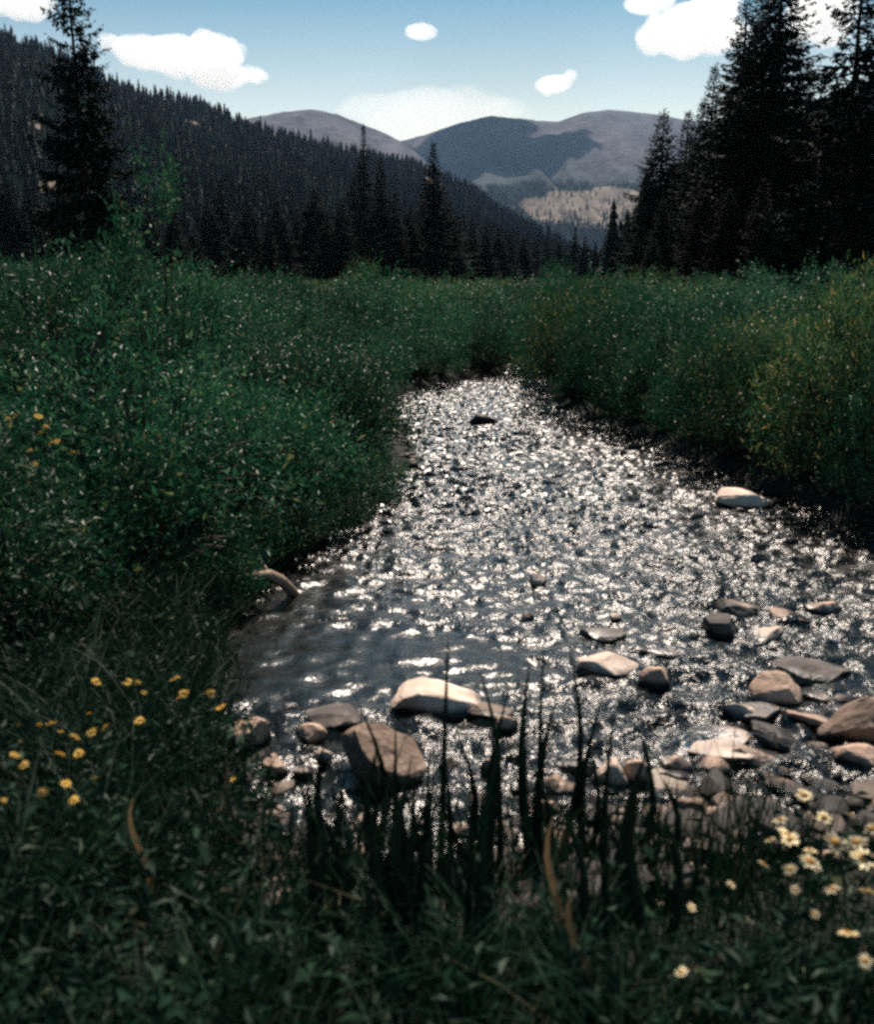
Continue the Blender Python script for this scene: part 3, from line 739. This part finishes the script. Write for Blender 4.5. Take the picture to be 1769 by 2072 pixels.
for i, (u1, v1, u0, v0, y) in enumerate(st):
    b0 = at_y(u0, v0, y); tp = at_y(u1, v1, y + .05)
    x0, y0 = b0[0], y; z0 = min(gz(x0, y0), b0[2]) - .02
    a = Acc()
    t = np.linspace(0, 1, 9)
    P0 = np.array([x0, y0, z0]); P1 = tp; side = np.array([(.045 + .05 * (i % 3 == 1)) * math.sin(i * 2.1), .03, 0])
    P = P0 + (P1 - P0) * t[:, None] + side * np.sin(t * 3.14)[:, None]
    wd = (.0115 + .004 * (i % 3)) * (1 - t ** 1.8) + .0006
    fa = .5 * math.sin(i * 1.7); c = np.array([math.cos(fa), math.sin(fa), 0]); nn = np.array([-c[1], c[0], 0])
    V = np.stack([P - c * wd[:, None], P + nn * wd[:, None] * .5, P + c * wd[:, None], P - nn * wd[:, None] * .15], 1).reshape(-1, 3) - P0
    q = []
    for s in range(8):
        for j in range(4): q.append([s * 4 + j, s * 4 + (j + 1) % 4, s * 4 + 4 + (j + 1) % 4, s * 4 + 4 + j])
    a.add(V, q=q)
    o = link('sedge_blade', a.build('sedge_blade', M['sedge'], True), None, tuple(P0))
    lab = {0: 'tallest dark sedge blade, crossing in front of the big pale rock', 4: 'dark sedge blade leaning right at the top of the central fan', 3: 'upright dark sedge blade in the middle of the central fan',
           2: 'dark sedge blade at the left side of the central fan', 7: 'dark sedge blade in front of the left part of the large brown boulder'}.get(i, 'upright dark sedge blade in front of the rocks at the near water edge')
    tag(o, lab, 'sedge', 'sedge blades at the near water edge')
a = Acc(); n = 3300
X = rng.uniform(-1.0, 1.15, n) ; Y = 1.45 + 1.35 * rng.random(n) ** .8; Z = np.minimum(ground_z(X, Y), 0) - .02
blades(a, X, Y, Z, .20 + .42 * rng.random(n) ** 1.4, .004 + .007 * rng.random(n), .08 + .35 * rng.random(n), 5)
tag(link('sedge_tuft', a.build('sedge_tuft', M['grass'])), 'thin dark sedge crowding the near water edge', 'sedge', kind='stuff')
a = Acc(); r4 = np.random.default_rng(5); cx = r4.uniform(-.75, .95, 15); cyy = r4.uniform(2.3, 2.75, 15)
n = 330; ci = r4.integers(0, 15, n); X = cx[ci] + r4.normal(size=n) * .035; Y = cyy[ci] + r4.normal(size=n) * .035
blades(a, X, Y, np.minimum(ground_z(X, Y), 0) - .03, .22 + .42 * r4.random(n) ** 1.2, .006 + .008 * r4.random(n), .05 + .4 * r4.random(n) ** 1.5, 6)
tag(link('sedge_clump', a.build('sedge_clump', M['sedge'])), 'arching sedge clumps fanning out among the tall blades at the water edge', 'sedge', kind='stuff')
# rusty dead blades
for (u0, v0, u1, v1, y, lab) in [(292, 1790, 272, 1615, 2.35, 'rusty dead blade standing in the dark grass at lower left'), (1115, 1860, 1125, 1650, 2.2, 'tan dead blade among the sedge at the centre bottom'), (1180, 1900, 1165, 1800, 1.9, 'short curled tan blade in the grass right of the central sedge')]:
    b0 = at_y(u0, v0, y); tp = at_y(u1, v1, y); P0 = np.array([b0[0], y, gz(b0[0], y) - .01]); a = Acc()
    t = np.linspace(0, 1, 8); P = P0 + (tp - P0) * t[:, None] + np.array([.02, 0, 0]) * np.sin(t * 6)[:, None]
    wd = .010 * np.sin(np.clip(t * 2.6 + .5, 0, 3.1)) + .001
    V = np.stack([P - [1, 0, 0] * wd[:, None], P + [0, -.4, 0] * wd[:, None], P + [1, 0, 0] * wd[:, None]], 1).reshape(-1, 3) - P0
    q = [];
    for s in range(7):
        for j in range(2): q.append([s * 3 + j, s * 3 + j + 1, s * 3 + 4 + j, s * 3 + 3 + j])
    a.add(V, q=q); tag(link('dead_blade', a.build('dead_blade', M['dry']), None, tuple(P0)), lab, 'dead blade')

# ------------------------------------------------------------------ flowers
def flower_meshes(mat, seed):
    r = np.random.default_rng(seed); h = Acc(); n = 12
    for i in range(n):
        an = 6.283 * i / n + r.normal() * .08; c, s = math.cos(an), math.sin(an); L = .0165 * (.85 + .3 * r.random()); w_ = .0042; dz = r.normal() * .0015
        v = [[c * .003, s * .003, 0], [c * L * .55 - s * w_, s * L * .55 + c * w_, .002 + dz], [c * L, s * L, dz], [c * L * .55 + s * w_, s * L * .55 - c * w_, .002 + dz], [c * L * .5, s * L * .5, -.0015]]
        h.add(v, t=[[0, 1, 2], [0, 2, 3], [0, 4, 1], [0, 3, 4], [1, 4, 2], [2, 4, 3]])
    d = Acc(); aa = np.linspace(0, 6.283, 9)[:-1]
    rings = [(.0062, .000), (.0060, .003), (.0035, .005)]
    v = [[rr * math.cos(x), rr * math.sin(x), z] for rr, z in rings for x in aa] + [[0, 0, .0056]]
    q = [[k * 8 + j, k * 8 + (j + 1) % 8, k * 8 + 8 + (j + 1) % 8, k * 8 + 8 + j] for k in range(2) for j in range(8)]
    d.add(v, q=q, t=[[16 + j, 16 + (j + 1) % 8, 24] for j in range(8)])
    return h.build('petals', mat), d.build('flower_disc', M['disc'], True)
FY = flower_meshes(M['petal'], 1); FP = flower_meshes(M['petal_pale'], 2)
def stem_mesh(h, k):
    a = Acc(); t = np.linspace(0, 1, 6)
    tube(a, np.stack([.03 * np.sin(t * 2 + k) - .03 * math.sin(2 + k), .02 * np.sin(t * 3), -h * (1 - t)], 1), .0016, 4)
    leaves(a, np.array([[0.0, 0, -h * .6], [0, 0, -h * .4], [0, 0, -h * .75]]), rng.normal(size=(3, 3)) + [0, 0, .6], .05, .014)
    return a.build('stem', M['stem'])
STEMS = [stem_mesh(h, i) for i, h in enumerate((.22, .30, .38, .95))]
STH = (.22, .30, .38, .95)
def flower(u, v, stem, size, fm, lab, grp, k):
    # walk the view ray until it is the stem's height above the ground
    d = ray(u, v); t = 1.2; best = None
    while t < 30:
        p = np.array([0, 0, EYE]) + d * t
        if p[2] <= gz(p[0], p[1]) + STH[stem]: break
        t *= 1.02
    e = bpy.data.objects.new('yellow_flower' if fm is FY else 'cream_flower', None); COL.objects.link(e); e.location = p
    e.rotation_euler = (0, 0, k * 1.3); tag(e, lab, 'flower', grp)
    s = size * t * 1.35
    h = link('petals', fm[0], e); c = link('flower_disc', fm[1], e); tilt = (.45 * math.sin(k * 2.3) + .1, .5 * math.cos(k * 1.7), 0)
    for o in (h, c): o.scale = (s, s, s); o.rotation_euler = tilt
    link('stem', STEMS[stem], e)
fl = [(388,432),(512,433),(557,437),(710,420),(743,480),(723,498),(853,480),(893,536),(565,590),(425,617),(205,602),(160,606),(245,635),(302,655),(370,638),(57,730),(97,770),(242,725),(318,722),(265,845),(172,880),(300,912),(1012,900),(942,828),(360,562),(582,477),(382,822),(15,912),(73,608)]
small_f = {(557,437),(723,498),(160,606),(245,635),(942,828),(360,562),(582,477),(382,822),(73,608),(15,912)}
spec_lab = {(710,420):'yellow flower topmost of the lower-left patch', (853,480):'yellow flower at the right above the grey tilted stone', (893,536):'yellow flower touching the top of the grey tilted stone', (1012,900):'lone yellow flower farthest right, below the small tan stones',
            (565,590):'lone yellow flower midway between the two flower clusters', (512,433):'yellow flower second along the top edge of the lower-left patch', (388,432):'yellow flower at the top left corner of the lower-left patch', (265,845):'large yellow flower near the bottom of the lower-left patch', (57,730): 'yellow flower by the left edge of the picture'}
for k, (a_, b_) in enumerate(fl):
    flower(a_ * .5, 1163 + b_ * .5, 1 + k % 2, .155 if (a_, b_) in small_f else .27, FY, spec_lab.get((a_, b_), 'yellow flower in the dark grass at lower left'), 'yellow flowers in the lower-left grass', k)
for k, (a_, b_) in enumerate([(30,675),(155,668),(185,710),(160,735),(230,768),(295,815),(140,860),(210,775),(120,805),(65,665)]):
    flower(a_ * .5, 509 + b_ * .5, 3, .17 + .07 * (k % 2), FY, 'small yellow flower in the upper cluster by the left edge', 'yellow flowers by the left edge', k)
pf = [(1595,1692,.30),(1640,1745,.30),(1690,1706,.32),(1735,1706,.30),(1748,1738,.32),(1685,1800,.22),(1400,1836,.13),(1600,1700,.24),(1628,1610,.22),(1765,1678,.22),(1580,1660,.2),(1716,1890,.26),(1640,1722,.18),(1545,1750,.18),(1668,1655,.2),(1722,1650,.16),(1610,1800,.14),(1758,1805,.24),(1650,1850,.14),(1480,1790,.12),(1520,1860,.12),(1752,1945,.2),(1380,1968,.18),(1600,1760,.2),(1560,1700,.15)]
for k, (u, v, s) in enumerate(pf):
    lab = {11: 'cream flower lowest on the right', 6: 'tiny cream flower alone in the grass right of centre', 5: 'cream flower just below the right-hand cluster'}.get(k, 'cream flower in the cluster at the lower right bank')
    flower(u, v, 0, s * 1.9, FP, lab, 'cream flowers at the lower right bank', k)

# ------------------------------------------------------------------ rocks
def rock_mesh(seed, sx, sy, sz, flat=.5, ang=.9, tilt=(0, 0), sub=4):
    """an angular boulder: an icosphere cut by random planes, roughened"""
    import bmesh
    bm = bmesh.new(); bmesh.ops.create_icosphere(bm, subdivisions=sub, radius=1)
    r = np.random.default_rng(seed)
    V = np.array([v.co[:] for v in bm.verts])
    for k in range(int(8 * ang) + 4):
        nrm = unit(r.normal(size=3) * [1, 1, .8]); d = .50 + .30 * r.random()
        dd = V @ nrm - d; V = V - np.where(dd > 0, dd * .97, 0)[:, None] * nrm
    top = flat + .25; dd = V[:, 2] - top; V[:, 2] -= np.where(dd > 0, dd * .7, 0)
    off = r.random(3) * 50
    nz = np.array([mnoise.fractal(Vector(p * 2.2 + off), 1.0, 2.1, 4) for p in V])
    V = V * (1 + .06 * nz[:, None]); V /= np.abs(V).max(0) * .96
    V[:, :2] *= np.interp(V[:, 2], [-1, -.1, .3], [.55, .97, 1])[:, None]
    V *= [sx, sy, sz]
    cx, sx_ = math.cos(tilt[0]), math.sin(tilt[0]); cy_, sy_ = math.cos(tilt[1]), math.sin(tilt[1])
    y2 = V[:, 1] * cx - V[:, 2] * sx_; z2 = V[:, 1] * sx_ + V[:, 2] * cx; V[:, 1], V[:, 2] = y2, z2
    x2 = V[:, 0] * cy_ + V[:, 2] * sy_; z2 = -V[:, 0] * sy_ + V[:, 2] * cy_; V[:, 0], V[:, 2] = x2, z2
    F = np.array([[v.index for v in f.verts] for f in bm.faces]); bm.free()
    return V, F
def wet_rock_mat(key):                # dry stone above, dark wet band where the stream splashes
    src = {'rock': ((.28, .18, .125), (.46, .32, .235), (.62, .47, .37)), 'pale': ((.48, .35, .27), (.65, .50, .40), (.78, .65, .55)),
           'brown': ((.13, .085, .06), (.23, .155, .11), (.36, .26, .19)), 'dark': ((.03, .027, .026), (.07, .058, .05), (.19, .155, .13))}[key]
    m, n, l = new_mat(key + '_boulder')
    tc = n.new('ShaderNodeTexCoord'); nz = n.new('ShaderNodeTexNoise'); nz.inputs['Scale'].default_value = 7; nz.inputs['Detail'].default_value = 8
    l.new(tc.outputs['Object'], nz.inputs['Vector']); r = ramp(n, [(.3, src[0]), (.5, src[1]), (.72, src[2])]); l.new(nz.outputs[0], r.inputs[0])
    g = n.new('ShaderNodeNewGeometry'); sp = n.new('ShaderNodeSeparateXYZ'); l.new(g.outputs['Position'], sp.inputs[0])
    ad = n.new('ShaderNodeMath'); ad.operation = 'MULTIPLY_ADD'; ad.inputs[1].default_value = .05; l.new(nz.outputs[0], ad.inputs[0]); l.new(sp.outputs[2], ad.inputs[2])
    mr = n.new('ShaderNodeMapRange'); mr.inputs[1].default_value = .045; mr.inputs[2].default_value = .075; l.new(ad.outputs[0], mr.inputs[0])
    mx = n.new('ShaderNodeMix'); mx.data_type = 'RGBA'; l.new(mr.outputs[0], mx.inputs[0])
    mx.inputs[6].default_value = (.035, .03, .028, 1); l.new(r.outputs[0], mx.inputs[7])
    p = n.new('ShaderNodeBsdfPrincipled'); l.new(mx.outputs[2], p.inputs['Base Color'])
    m2 = n.new('ShaderNodeMapRange'); m2.inputs[3].default_value = .25; m2.inputs[4].default_value = .8; l.new(mr.outputs[0], m2.inputs[0]); l.new(m2.outputs[0], p.inputs['Roughness'])
    n2 = n.new('ShaderNodeTexNoise'); n2.inputs['Scale'].default_value = 38; n2.inputs['Detail'].default_value = 6; l.new(tc.outputs['Object'], n2.inputs['Vector'])
    b = n.new('ShaderNodeBump'); b.inputs['Strength'].default_value = .55; b.inputs['Distance'].default_value = .012; l.new(n2.outputs[0], b.inputs['Height']); l.new(b.outputs[0], p.inputs['Normal'])
    o = n.new('ShaderNodeOutputMaterial'); l.new(p.outputs[0], o.inputs[0]); return m
RM = {k: wet_rock_mat(k) for k in ('rock', 'pale', 'brown', 'dark')}
# u, v centre, width px, height px, material, tilt-y, label
RK = [
 (905,1405,215,95,'pale',.12,'big pale flat-topped rock with a dark underside in the near water'),
 (990,1432,90,42,'brown',.1,'low brown slab tucked behind the right end of the big pale rock'),
 (765,1515,165,150,'brown',0,'largest brown boulder below and left of the big pale rock'),
 (500,1478,78,80,'rock',.5,'grey tilted stone at the left water edge by the yellow flowers'),
 (628,1482,58,55,'rock',.3,'grey wedge stone left of the large brown boulder'),
 (672,1448,115,60,'dark',0,'dark wet rock washed over by the stream, above the large brown boulder'),
 (553,1545,52,50,'rock',.2,'small round tan stone at the near left water edge'),
 (655,1528,34,40,'pale',.2,'small pale pointed stone against the left side of the brown boulder'),
 (612,1560,48,26,'rock',0,'flat tan stone lying below the grey wedge stone'),
 (588,1428,34,16,'pale',0,'tiny pale stone alone in the dark calm water'),
 (1500,1006,118,48,'pale',.05,'smooth pale boulder lying by the right bank far upstream'),
 (1222,1338,112,58,'pale',-.2,'pale arched stone right of the sedge tips'),
 (1232,1280,84,34,'dark',0,'dark low rock just upstream of the pale arched stone'),
 (1335,1364,58,50,'rock',0,'small pyramid-shaped stone standing right of the pale arched stone'),
 (1358,1310,96,28,'brown',.1,'flat brown stone awash above the pyramid-shaped stone'),
 (1462,1262,62,50,'dark',.2,'dark stone with a grey face at the left of the upper rock group'),
 (1490,1228,80,36,'dark',.2,'dark slab on top of the upper rock group'),
 (1540,1280,90,36,'pale',-.25,'pale wedge in the middle of the upper rock group'),
 (1530,1218,88,30,'rock',.4,'thin tilted slab at the top of the upper rock group'),
 (1605,1238,86,34,'rock',.3,'tan slab at the right of the upper rock group'),
 (1672,1225,60,30,'rock',.1,'tan stone near the right edge of the upper rock group'),
 (1578,1388,82,76,'rock',.1,'rounded tan boulder at the right, highest of the lower pile'),
 (1660,1352,120,50,'dark',.1,'wide dark rock upstream of the rounded tan boulder'),
 (1690,1402,100,34,'rock',.1,'long stone with a bright edge right of the rounded tan boulder'),
 (1500,1432,62,42,'pale',.3,'bright angular stone left of the rounded tan boulder'),
 (1545,1440,80,34,'dark',0,'dark wet stone under the rounded tan boulder'),
 (1662,1448,100,50,'rock',.5,'long tilted slab in the lower right pile'),
 (1590,1478,100,50,'dark',.4,'dark slab leaning in the middle of the lower right pile'),
 (1630,1492,90,36,'rock',.5,'narrow tan slab over the dark one in the lower right pile'),
 (1748,1450,110,110,'brown',-.5,'big dark brown block at the right edge of the picture'),
 (1430,1486,140,42,'rock',-.2,'long low tan stone at the front left of the lower right pile'),
 (1462,1520,104,44,'pale',.1,'broad pale stone in front of the long low tan one'),
 (1400,1524,50,24,'pale',.1,'small pale slab touching the left of the broad pale stone'),
 (1545,1524,96,46,'rock',.3,'tan stone right of the broad pale stone'),
 (1376,1540,62,40,'rock',.5,'tilted tan stone left of the broad pale stone'),
 (1368,1566,54,24,'pale',0,'small bright stone below the tilted tan stone'),
 (1745,1520,90,62,'rock',.3,'rounded tan rock at the right edge below the dark brown block'),
 (1240,1560,60,70,'pale',0,'bright stone behind the right sedge blades'),
 (1285,1555,50,56,'rock',0,'tan stone just right of the bright stone behind the sedge'),
 (1135,1582,66,48,'rock',.1,'tan stone behind the central sedge fan'),
 (1165,1548,70,34,'dark',.1,'dark stone above the tan one behind the central sedge fan'),
 (1400,1634,80,66,'brown',.1,'brown triangular stone in the shallows at lower right'),
 (1345,1662,64,46,'rock',.4,'sloping stone left of the brown triangular one'),
 (1340,1672,30,22,'pale',0,'little bright pebble below the sloping stone'),
 (1482,1622,58,46,'brown',.2,'curved brown stone right of the triangular one'),
 (1112,1632,60,46,'rock',.1,'tan stone half hidden by the base of the central sedge fan'),
 (1060,1590,46,24,'rock',0,'small flat tan stone left of the central sedge fan'),
 (1025,1462,40,44,'rock',0,'small pinkish stone right of the low brown slab'),
 (1088,1172,34,34,'pale',0,'small pale stone standing in mid-stream'),
 (1245,1250,24,22,'pale',0,'tiny pale stone upstream of the dark low rock'),
 (1068,1246,26,20,'pale',0,'tiny pale stone in the middle of the riffle'),
 (725,1722,46,42,'pale',0,'bright stone in the grass below the large brown boulder'),
 (822,1702,30,28,'pale',.2,'small bright stone right of the one below the brown boulder'),
 (1442,1746,46,22,'pale',0,'flat bright stone in the grass at lower right'),
 (1580,1992,76,50,'pale',.25,'large pale stone near the bottom right corner'),
 (700,1790,22,24,'pale',0,'tiny bright pebble in the grass at lower centre left'),
 (1742,1600,60,26,'brown',.1,'flat brown stone by the right edge of the near bank'),
 (1130,1790,30,20,'rock',0,'small tan pebble in the grass at the centre bottom'),
 (990,1550,30,40,'rock',0,'narrow tan stone behind the middle sedge blades'),
 (905,1545,40,36,'brown',0,'brown stone under the big pale rock behind the tallest blade'),
]
for i, (u, v, wpx, hpx, mk, ty, lab) in enumerate(RK):
    vb = v + hpx * .5; zb = 0.0
    p = at_z(u, vb, 0.0); g = gz(p[0], p[1])
    if g > 0.02: p = at_z(u, vb, g); zb = g
    dist = math.hypot(p[1], EYE); sl = EYE / dist
    W = wpx / FPX * dist
    Hv = hpx / FPX * dist               # seen height = depth * sin + height * cos
    dep = min(W * .62, Hv * .8 / max(sl, .25)); hh = max(Hv - dep * sl * .8, Hv * .35)
    bury = hh * .20; big_ = 1.18 if (u > 1180 and v > 1200 and wpx > 45) else 1.04
    V, F = rock_mesh(300 + i * 7, W * .55 * big_, dep * .60 * big_, (hh + bury) * .60 * big_, .45 if hpx < wpx * .6 else .7, 1.0, (0, ty * .8))
    if i == 0: V[:, 2] *= np.interp(V[:, 0] / (W * .5), [-1, -.5, -.1, .5, 1], [.8, 1.35, 1.2, .8, .3])
    o = link('rock', mesh('rock', V, F, RM[mk], None, False), None, (p[0], p[1] + dep * .35, zb + V[:, 2].max() * .0 + hh - V[:, 2].max()))
    tag(o, lab, 'rock', 'rocks of the stream')
# the crowded cobbles of the lower right shallows
r3 = np.random.default_rng(66); taken = [(u, v, max(w_, h_) * .5) for u, v, w_, h_, *_ in RK]
COB = [mesh('cobble', *(lambda vf: (vf[0], vf[1]))(rock_mesh(700 + k, 1, .8, .55, .45, 1.2, (0, .25 * math.sin(k * 2.)), 3)), RM[('rock', 'brown', 'dark', 'rock', 'dark', 'brown')[k % 6]], None, False) for k in range(12)]
nc = 0
for k in range(6000):
    if nc >= 110: break
    u = r3.uniform(1010, 1800); v = r3.uniform(1400, 1750); 
    if v < 1640 - (u - 1010) * .30: continue
    w_ = 16 + 34 * r3.random() ** 1.6 * (1 + (v - 1400) / 500)
    if any((u - a_) ** 2 + ((v - b_) * 1.8) ** 2 < (w_ * .42 + c_ * .8) ** 2 for a_, b_, c_ in taken): continue
    taken.append((u, v, w_ * .5)); p = at_z(u, v, 0); g = max(0, gz(p[0], p[1])); p = at_z(u, v, g); W = w_ / FPX * math.hypot(p[1], EYE) * .62
    o = link('cobble', COB[nc % 12], None, (p[0], p[1], g + W * .10)); o.scale = (W, W * (.8 + .4 * r3.random()), W * (.8 + .5 * r3.random())); o.rotation_euler = (0, 0, r3.random() * 6.28)
    lab = 'warm tan cobble crowded among the larger stones of the lower right shallows'
    tag(o, lab, 'cobble', 'cobbles crowding the lower right shallows'); nc += 1
PAL = [mesh('pale_stone', *rock_mesh(760 + k, 1, .8, .45, .35, 1.3, (0, .2 * math.sin(k)), 3), RM['pale'], None, False) for k in range(5)]
for k in range(46):
    u = r3.uniform(1080, 1790); v = r3.uniform(1640, 1900) if k < 34 else r3.uniform(1640, 1800); w_ = 12 + 20 * r3.random()
    if k >= 34: u = r3.uniform(680, 1080)
    p = at_z(u, v, 0); g = max(0, gz(p[0], p[1])) + .03; p = at_z(u, v, g); W = w_ / FPX * math.hypot(p[1], EYE) * .62
    o = link('pale_stone', PAL[k % 5], None, (p[0], p[1], g + W * .15)); o.scale = (W, W * .9, W); o.rotation_euler = (0, 0, r3.random() * 6.28)
    tag(o, 'small pale stone showing through the grass of the near bank', 'stone', 'pale stones in the near bank grass')
# pebbles on bed and bank
def pebbles():
    r = np.random.default_rng(8); a = Acc()
    base = [rock_mesh(900 + k, 1, 1, .6, .4, 1.0, (0, 0), 2) for k in range(10)]
    n = 0
    while n < 2600:
        y = 2.2 + 11 * r.random() ** 2.0; x = r.uniform(-2.8, 5.5); s_ = float(sdist(np.array([x]), np.array([y]))[0])
        right = (x > .1 and y < 4.4)
        if s_ > .3 or (s_ < -.5 and not right and r.random() < .6): continue
        if (x < -.75 and s_ > -.25) or (x > .1 and y > 5 and s_ > -.15): continue
        n += 1; s = .02 + .06 * r.random() ** 2.2
        if right: s *= 1.25
        B, F = base[n % 10]
        v = B * s * [1, .7 + .5 * r.random(), .8]
        an = r.random() * 6.28; c, q = math.cos(an), math.sin(an)
        v = np.stack([v[:, 0] * c - v[:, 1] * q, v[:, 0] * q + v[:, 1] * c, v[:, 2]], 1)
        a.add(v + [x, y, gz(x, y) + s * .3 + (0.10 * r.random() if right else 0)], t=F)
    tag(link('pebbles', a.build('pebbles', M['pebble'])), 'wet pebbles and cobbles lying on the stream bed', 'pebbles', kind='stuff')
M['pebble'] = leaf_mat('pebble', [(0, (.02, .018, .016)), (.55, (.05, .040, .033)), (.88, (.13, .10, .08)), (.97, (.34, .26, .20)), (1, (.60, .50, .40))], .7, 0, .3)
pebbles()

# ------------------------------------------------------------------ wood in the water
a = Acc(); P = np.array([at_z(u, v, z) for u, v, z in [(482, 1170, .20), (515, 1166, .21), (545, 1163, .19), (568, 1174, .15), (584, 1190, .08), (600, 1206, -.03)]])
base = P.mean(0); tube(a, P - base, [.018, .026, .032, .034, .034, .030], 8)
P2 = np.array([P[2], P[2] + [-.06, .10, .05], P[2] + [-.09, .2, .06]]); tube(a, P2 - base, [.012, .009, .004], 6)
tag(link('driftwood_branch', a.build('driftwood_branch', M['wood'], True), None, tuple(base)), 'bleached bent driftwood branch reaching into the stream from the left bank', 'branch')
a = Acc(); P = np.array([at_z(u, v, z) for u, v, z in [(956, 856, .03), (968, 848, .10), (985, 850, .08), (1002, 853, .05)]]); base = P.mean(0)
tube(a, P - base, [.05, .09, .06, .03], 8)
tag(link('sunken_log', a.build('sunken_log', M['wood_dark'], True), None, tuple(base)), 'short dark log poking out of the water far upstream', 'log')

# ------------------------------------------------------------------ clouds: real bodies of scattering vapour
def cloud_mat(name, dens):
    m, n, l = new_mat(name); v = n.new('ShaderNodeVolumePrincipled'); v.inputs['Color'].default_value = (1, 1, 1, 1); v.inputs['Density'].default_value = dens; v.inputs['Anisotropy'].default_value = .6
    o = n.new('ShaderNodeOutputMaterial'); l.new(v.outputs[0], o.inputs['Volume']); return m
CM = cloud_mat('cloud_vapour', .0042); CD = cloud_mat('dense_cloud_vapour', .02); CT = cloud_mat('thin_cloud_vapour', .00042)
def cloud(blobs, y, label, mat=CM, vox=11.0, grp='clouds', world=None, seed=0):
    """blobs in picture units (u, v, ru, rv) at distance y"""
    r = np.random.default_rng(seed); a = Acc(); import bmesh
    bm = bmesh.new(); bmesh.ops.create_icosphere(bm, subdivisions=3, radius=1); B = np.array([v.co[:] for v in bm.verts]); F = np.array([[v.index for v in f.verts] for f in bm.faces]); bm.free()
    c0 = at_y(blobs[0][0], blobs[0][1], y)
    for (u, v, ru, rv) in blobs:
        for k in range(9):
            du, dv = (0, 0) if k == 0 else (r.normal() * .42 * ru, r.normal() * .36 * rv)
            f = 1.0 if k == 0 else .35 + .3 * r.random()
            p = at_y(u + du, v + dv, y) + [0, 0 if k == 0 else r.normal() * .4 * ru / FPX * y, 0]; s = y / FPX
            if k == 0: rad = np.array([ru * .92 * s, ru * 1.5 * s, rv * .95 * s])
            else: q = f * min(ru, rv * 1.5) * s; rad = np.array([q, q * 1.6, q * .8])
            a.add(B * rad + p - c0, t=F)
    me = a.build('cloud', mat, True); o = link('cloud', me, None, tuple(c0))
    md = o.modifiers.new('hull', 'REMESH'); md.mode = 'VOXEL'; md.voxel_size = vox * y / 5000.; md.use_smooth_shade = True
    tx = bpy.data.textures.new('cloud_noise', 'CLOUDS'); tx.noise_scale = 60 * y / 5000; tx.noise_depth = 6
    dm = o.modifiers.new('billow', 'DISPLACE'); dm.texture = tx; dm.strength = min(85, max(b[3] for b in blobs) * 1.7) * y / 5000.; dm.mid_level = .5; dm.texture_coords = 'LOCAL'
    tag(o, label, 'cloud', grp)
cloud([(295,108,60,28),(360,110,70,30),(430,106,60,30),(470,110,22,30),(440,150,55,30),(505,152,38,11),(400,140,30,20)], 7600, 'large white puffy cloud over the left hillside', seed=1)
cloud([(852,64,34,12)], 7600, 'small oval white cloud high in the middle of the sky', seed=2)
cloud([(1120,170,38,15)], 9500, 'small white cloud low above the right summit', seed=3)
cloud([(1400,58,88,40),(1450,75,55,28),(1350,66,40,22)], 7600, 'big white cloud left of the tall right-hand spruces', seed=4)
cloud([(1315,4,52,14)], 7600, 'thin white cloud touching the top of the picture at right', seed=5)
cloud([(1665,20,62,55),(1620,40,30,40)], 7600, 'white cloud seen between the tall spruces at the top right', seed=6)
cloud([(35,8,55,26),(75,2,35,20)], 7600, 'white cloud in the top left corner', seed=7)
cloud([(770,222,80,24),(870,232,120,40),(970,228,95,26),(850,262,120,24)], 11500, 'pale low cloud bank behind the saddle of the mountains', mat=CT, seed=8)

# the cloud drifting over the mountain, just above the picture: it shades the middle summit
def drift(c, rad, label, seed):
    r = np.random.default_rng(seed); a = Acc(); import bmesh
    bm = bmesh.new(); bmesh.ops.create_icosphere(bm, subdivisions=3, radius=1); B = np.array([v.co[:] for v in bm.verts]); F = np.array([[v.index for v in f.verts] for f in bm.faces]); bm.free()
    a.add(B * rad, t=F)
    for k in range(16):
        an = r.random() * 6.283; a.add(B * (rad[1] * (.25 + .25 * r.random())) * [1, 1, .5] + [math.cos(an) * rad[0] * .8, math.sin(an) * rad[1] * .8, r.normal() * rad[2] * .3], t=F)
    o = link('cloud', a.build('cloud', CD, True), None, tuple(c))
    md = o.modifiers.new('hull', 'REMESH'); md.mode = 'VOXEL'; md.voxel_size = 28; md.use_smooth_shade = True
    tag(o, label, 'cloud', 'clouds')
def over(u, v, f, alt):               # point above the ground point (u, v) of the mountain, towards the sun, at an altitude
    T = az_tan(u); rr = np.linspace(1750, 5400, 400); e = (f(np.full(400, T), rr) - EYE) / rr
    i = int(np.argmax(np.maximum.accumulate(e) >= el_tan(u, v))); y = rr[i]; z = EYE + el_tan(u, v) * y
    k = (alt - z) / sdir.z
    return np.array([T * y + sdir.x * k, y + sdir.y * k, alt])
drift(over(985, 290, mountA, 2250), np.array([250, 640, 110]), 'cloud drifting above the middle summit, over the top of the picture', 5)
# the air of the valley
import bmesh
bm = bmesh.new(); bmesh.ops.create_cube(bm, size=1); me = bpy.data.meshes.new('haze'); bm.to_mesh(me); bm.free()
hz = link('haze', me, None, (0, 2500, 520)); hz.scale = (13000, 9000, 1080)
m, n, l = new_mat('haze_air'); v = n.new('ShaderNodeVolumePrincipled'); v.inputs['Color'].default_value = (.42, .66, 1, 1); v.inputs['Density'].default_value = 3.6e-5; v.inputs['Anisotropy'].default_value = .3
o_ = n.new('ShaderNodeOutputMaterial'); l.new(v.outputs[0], o_.inputs['Volume']); me.materials.append(m)
tag(hz, 'thin blue valley haze softening the far mountains', None, None, 'stuff')
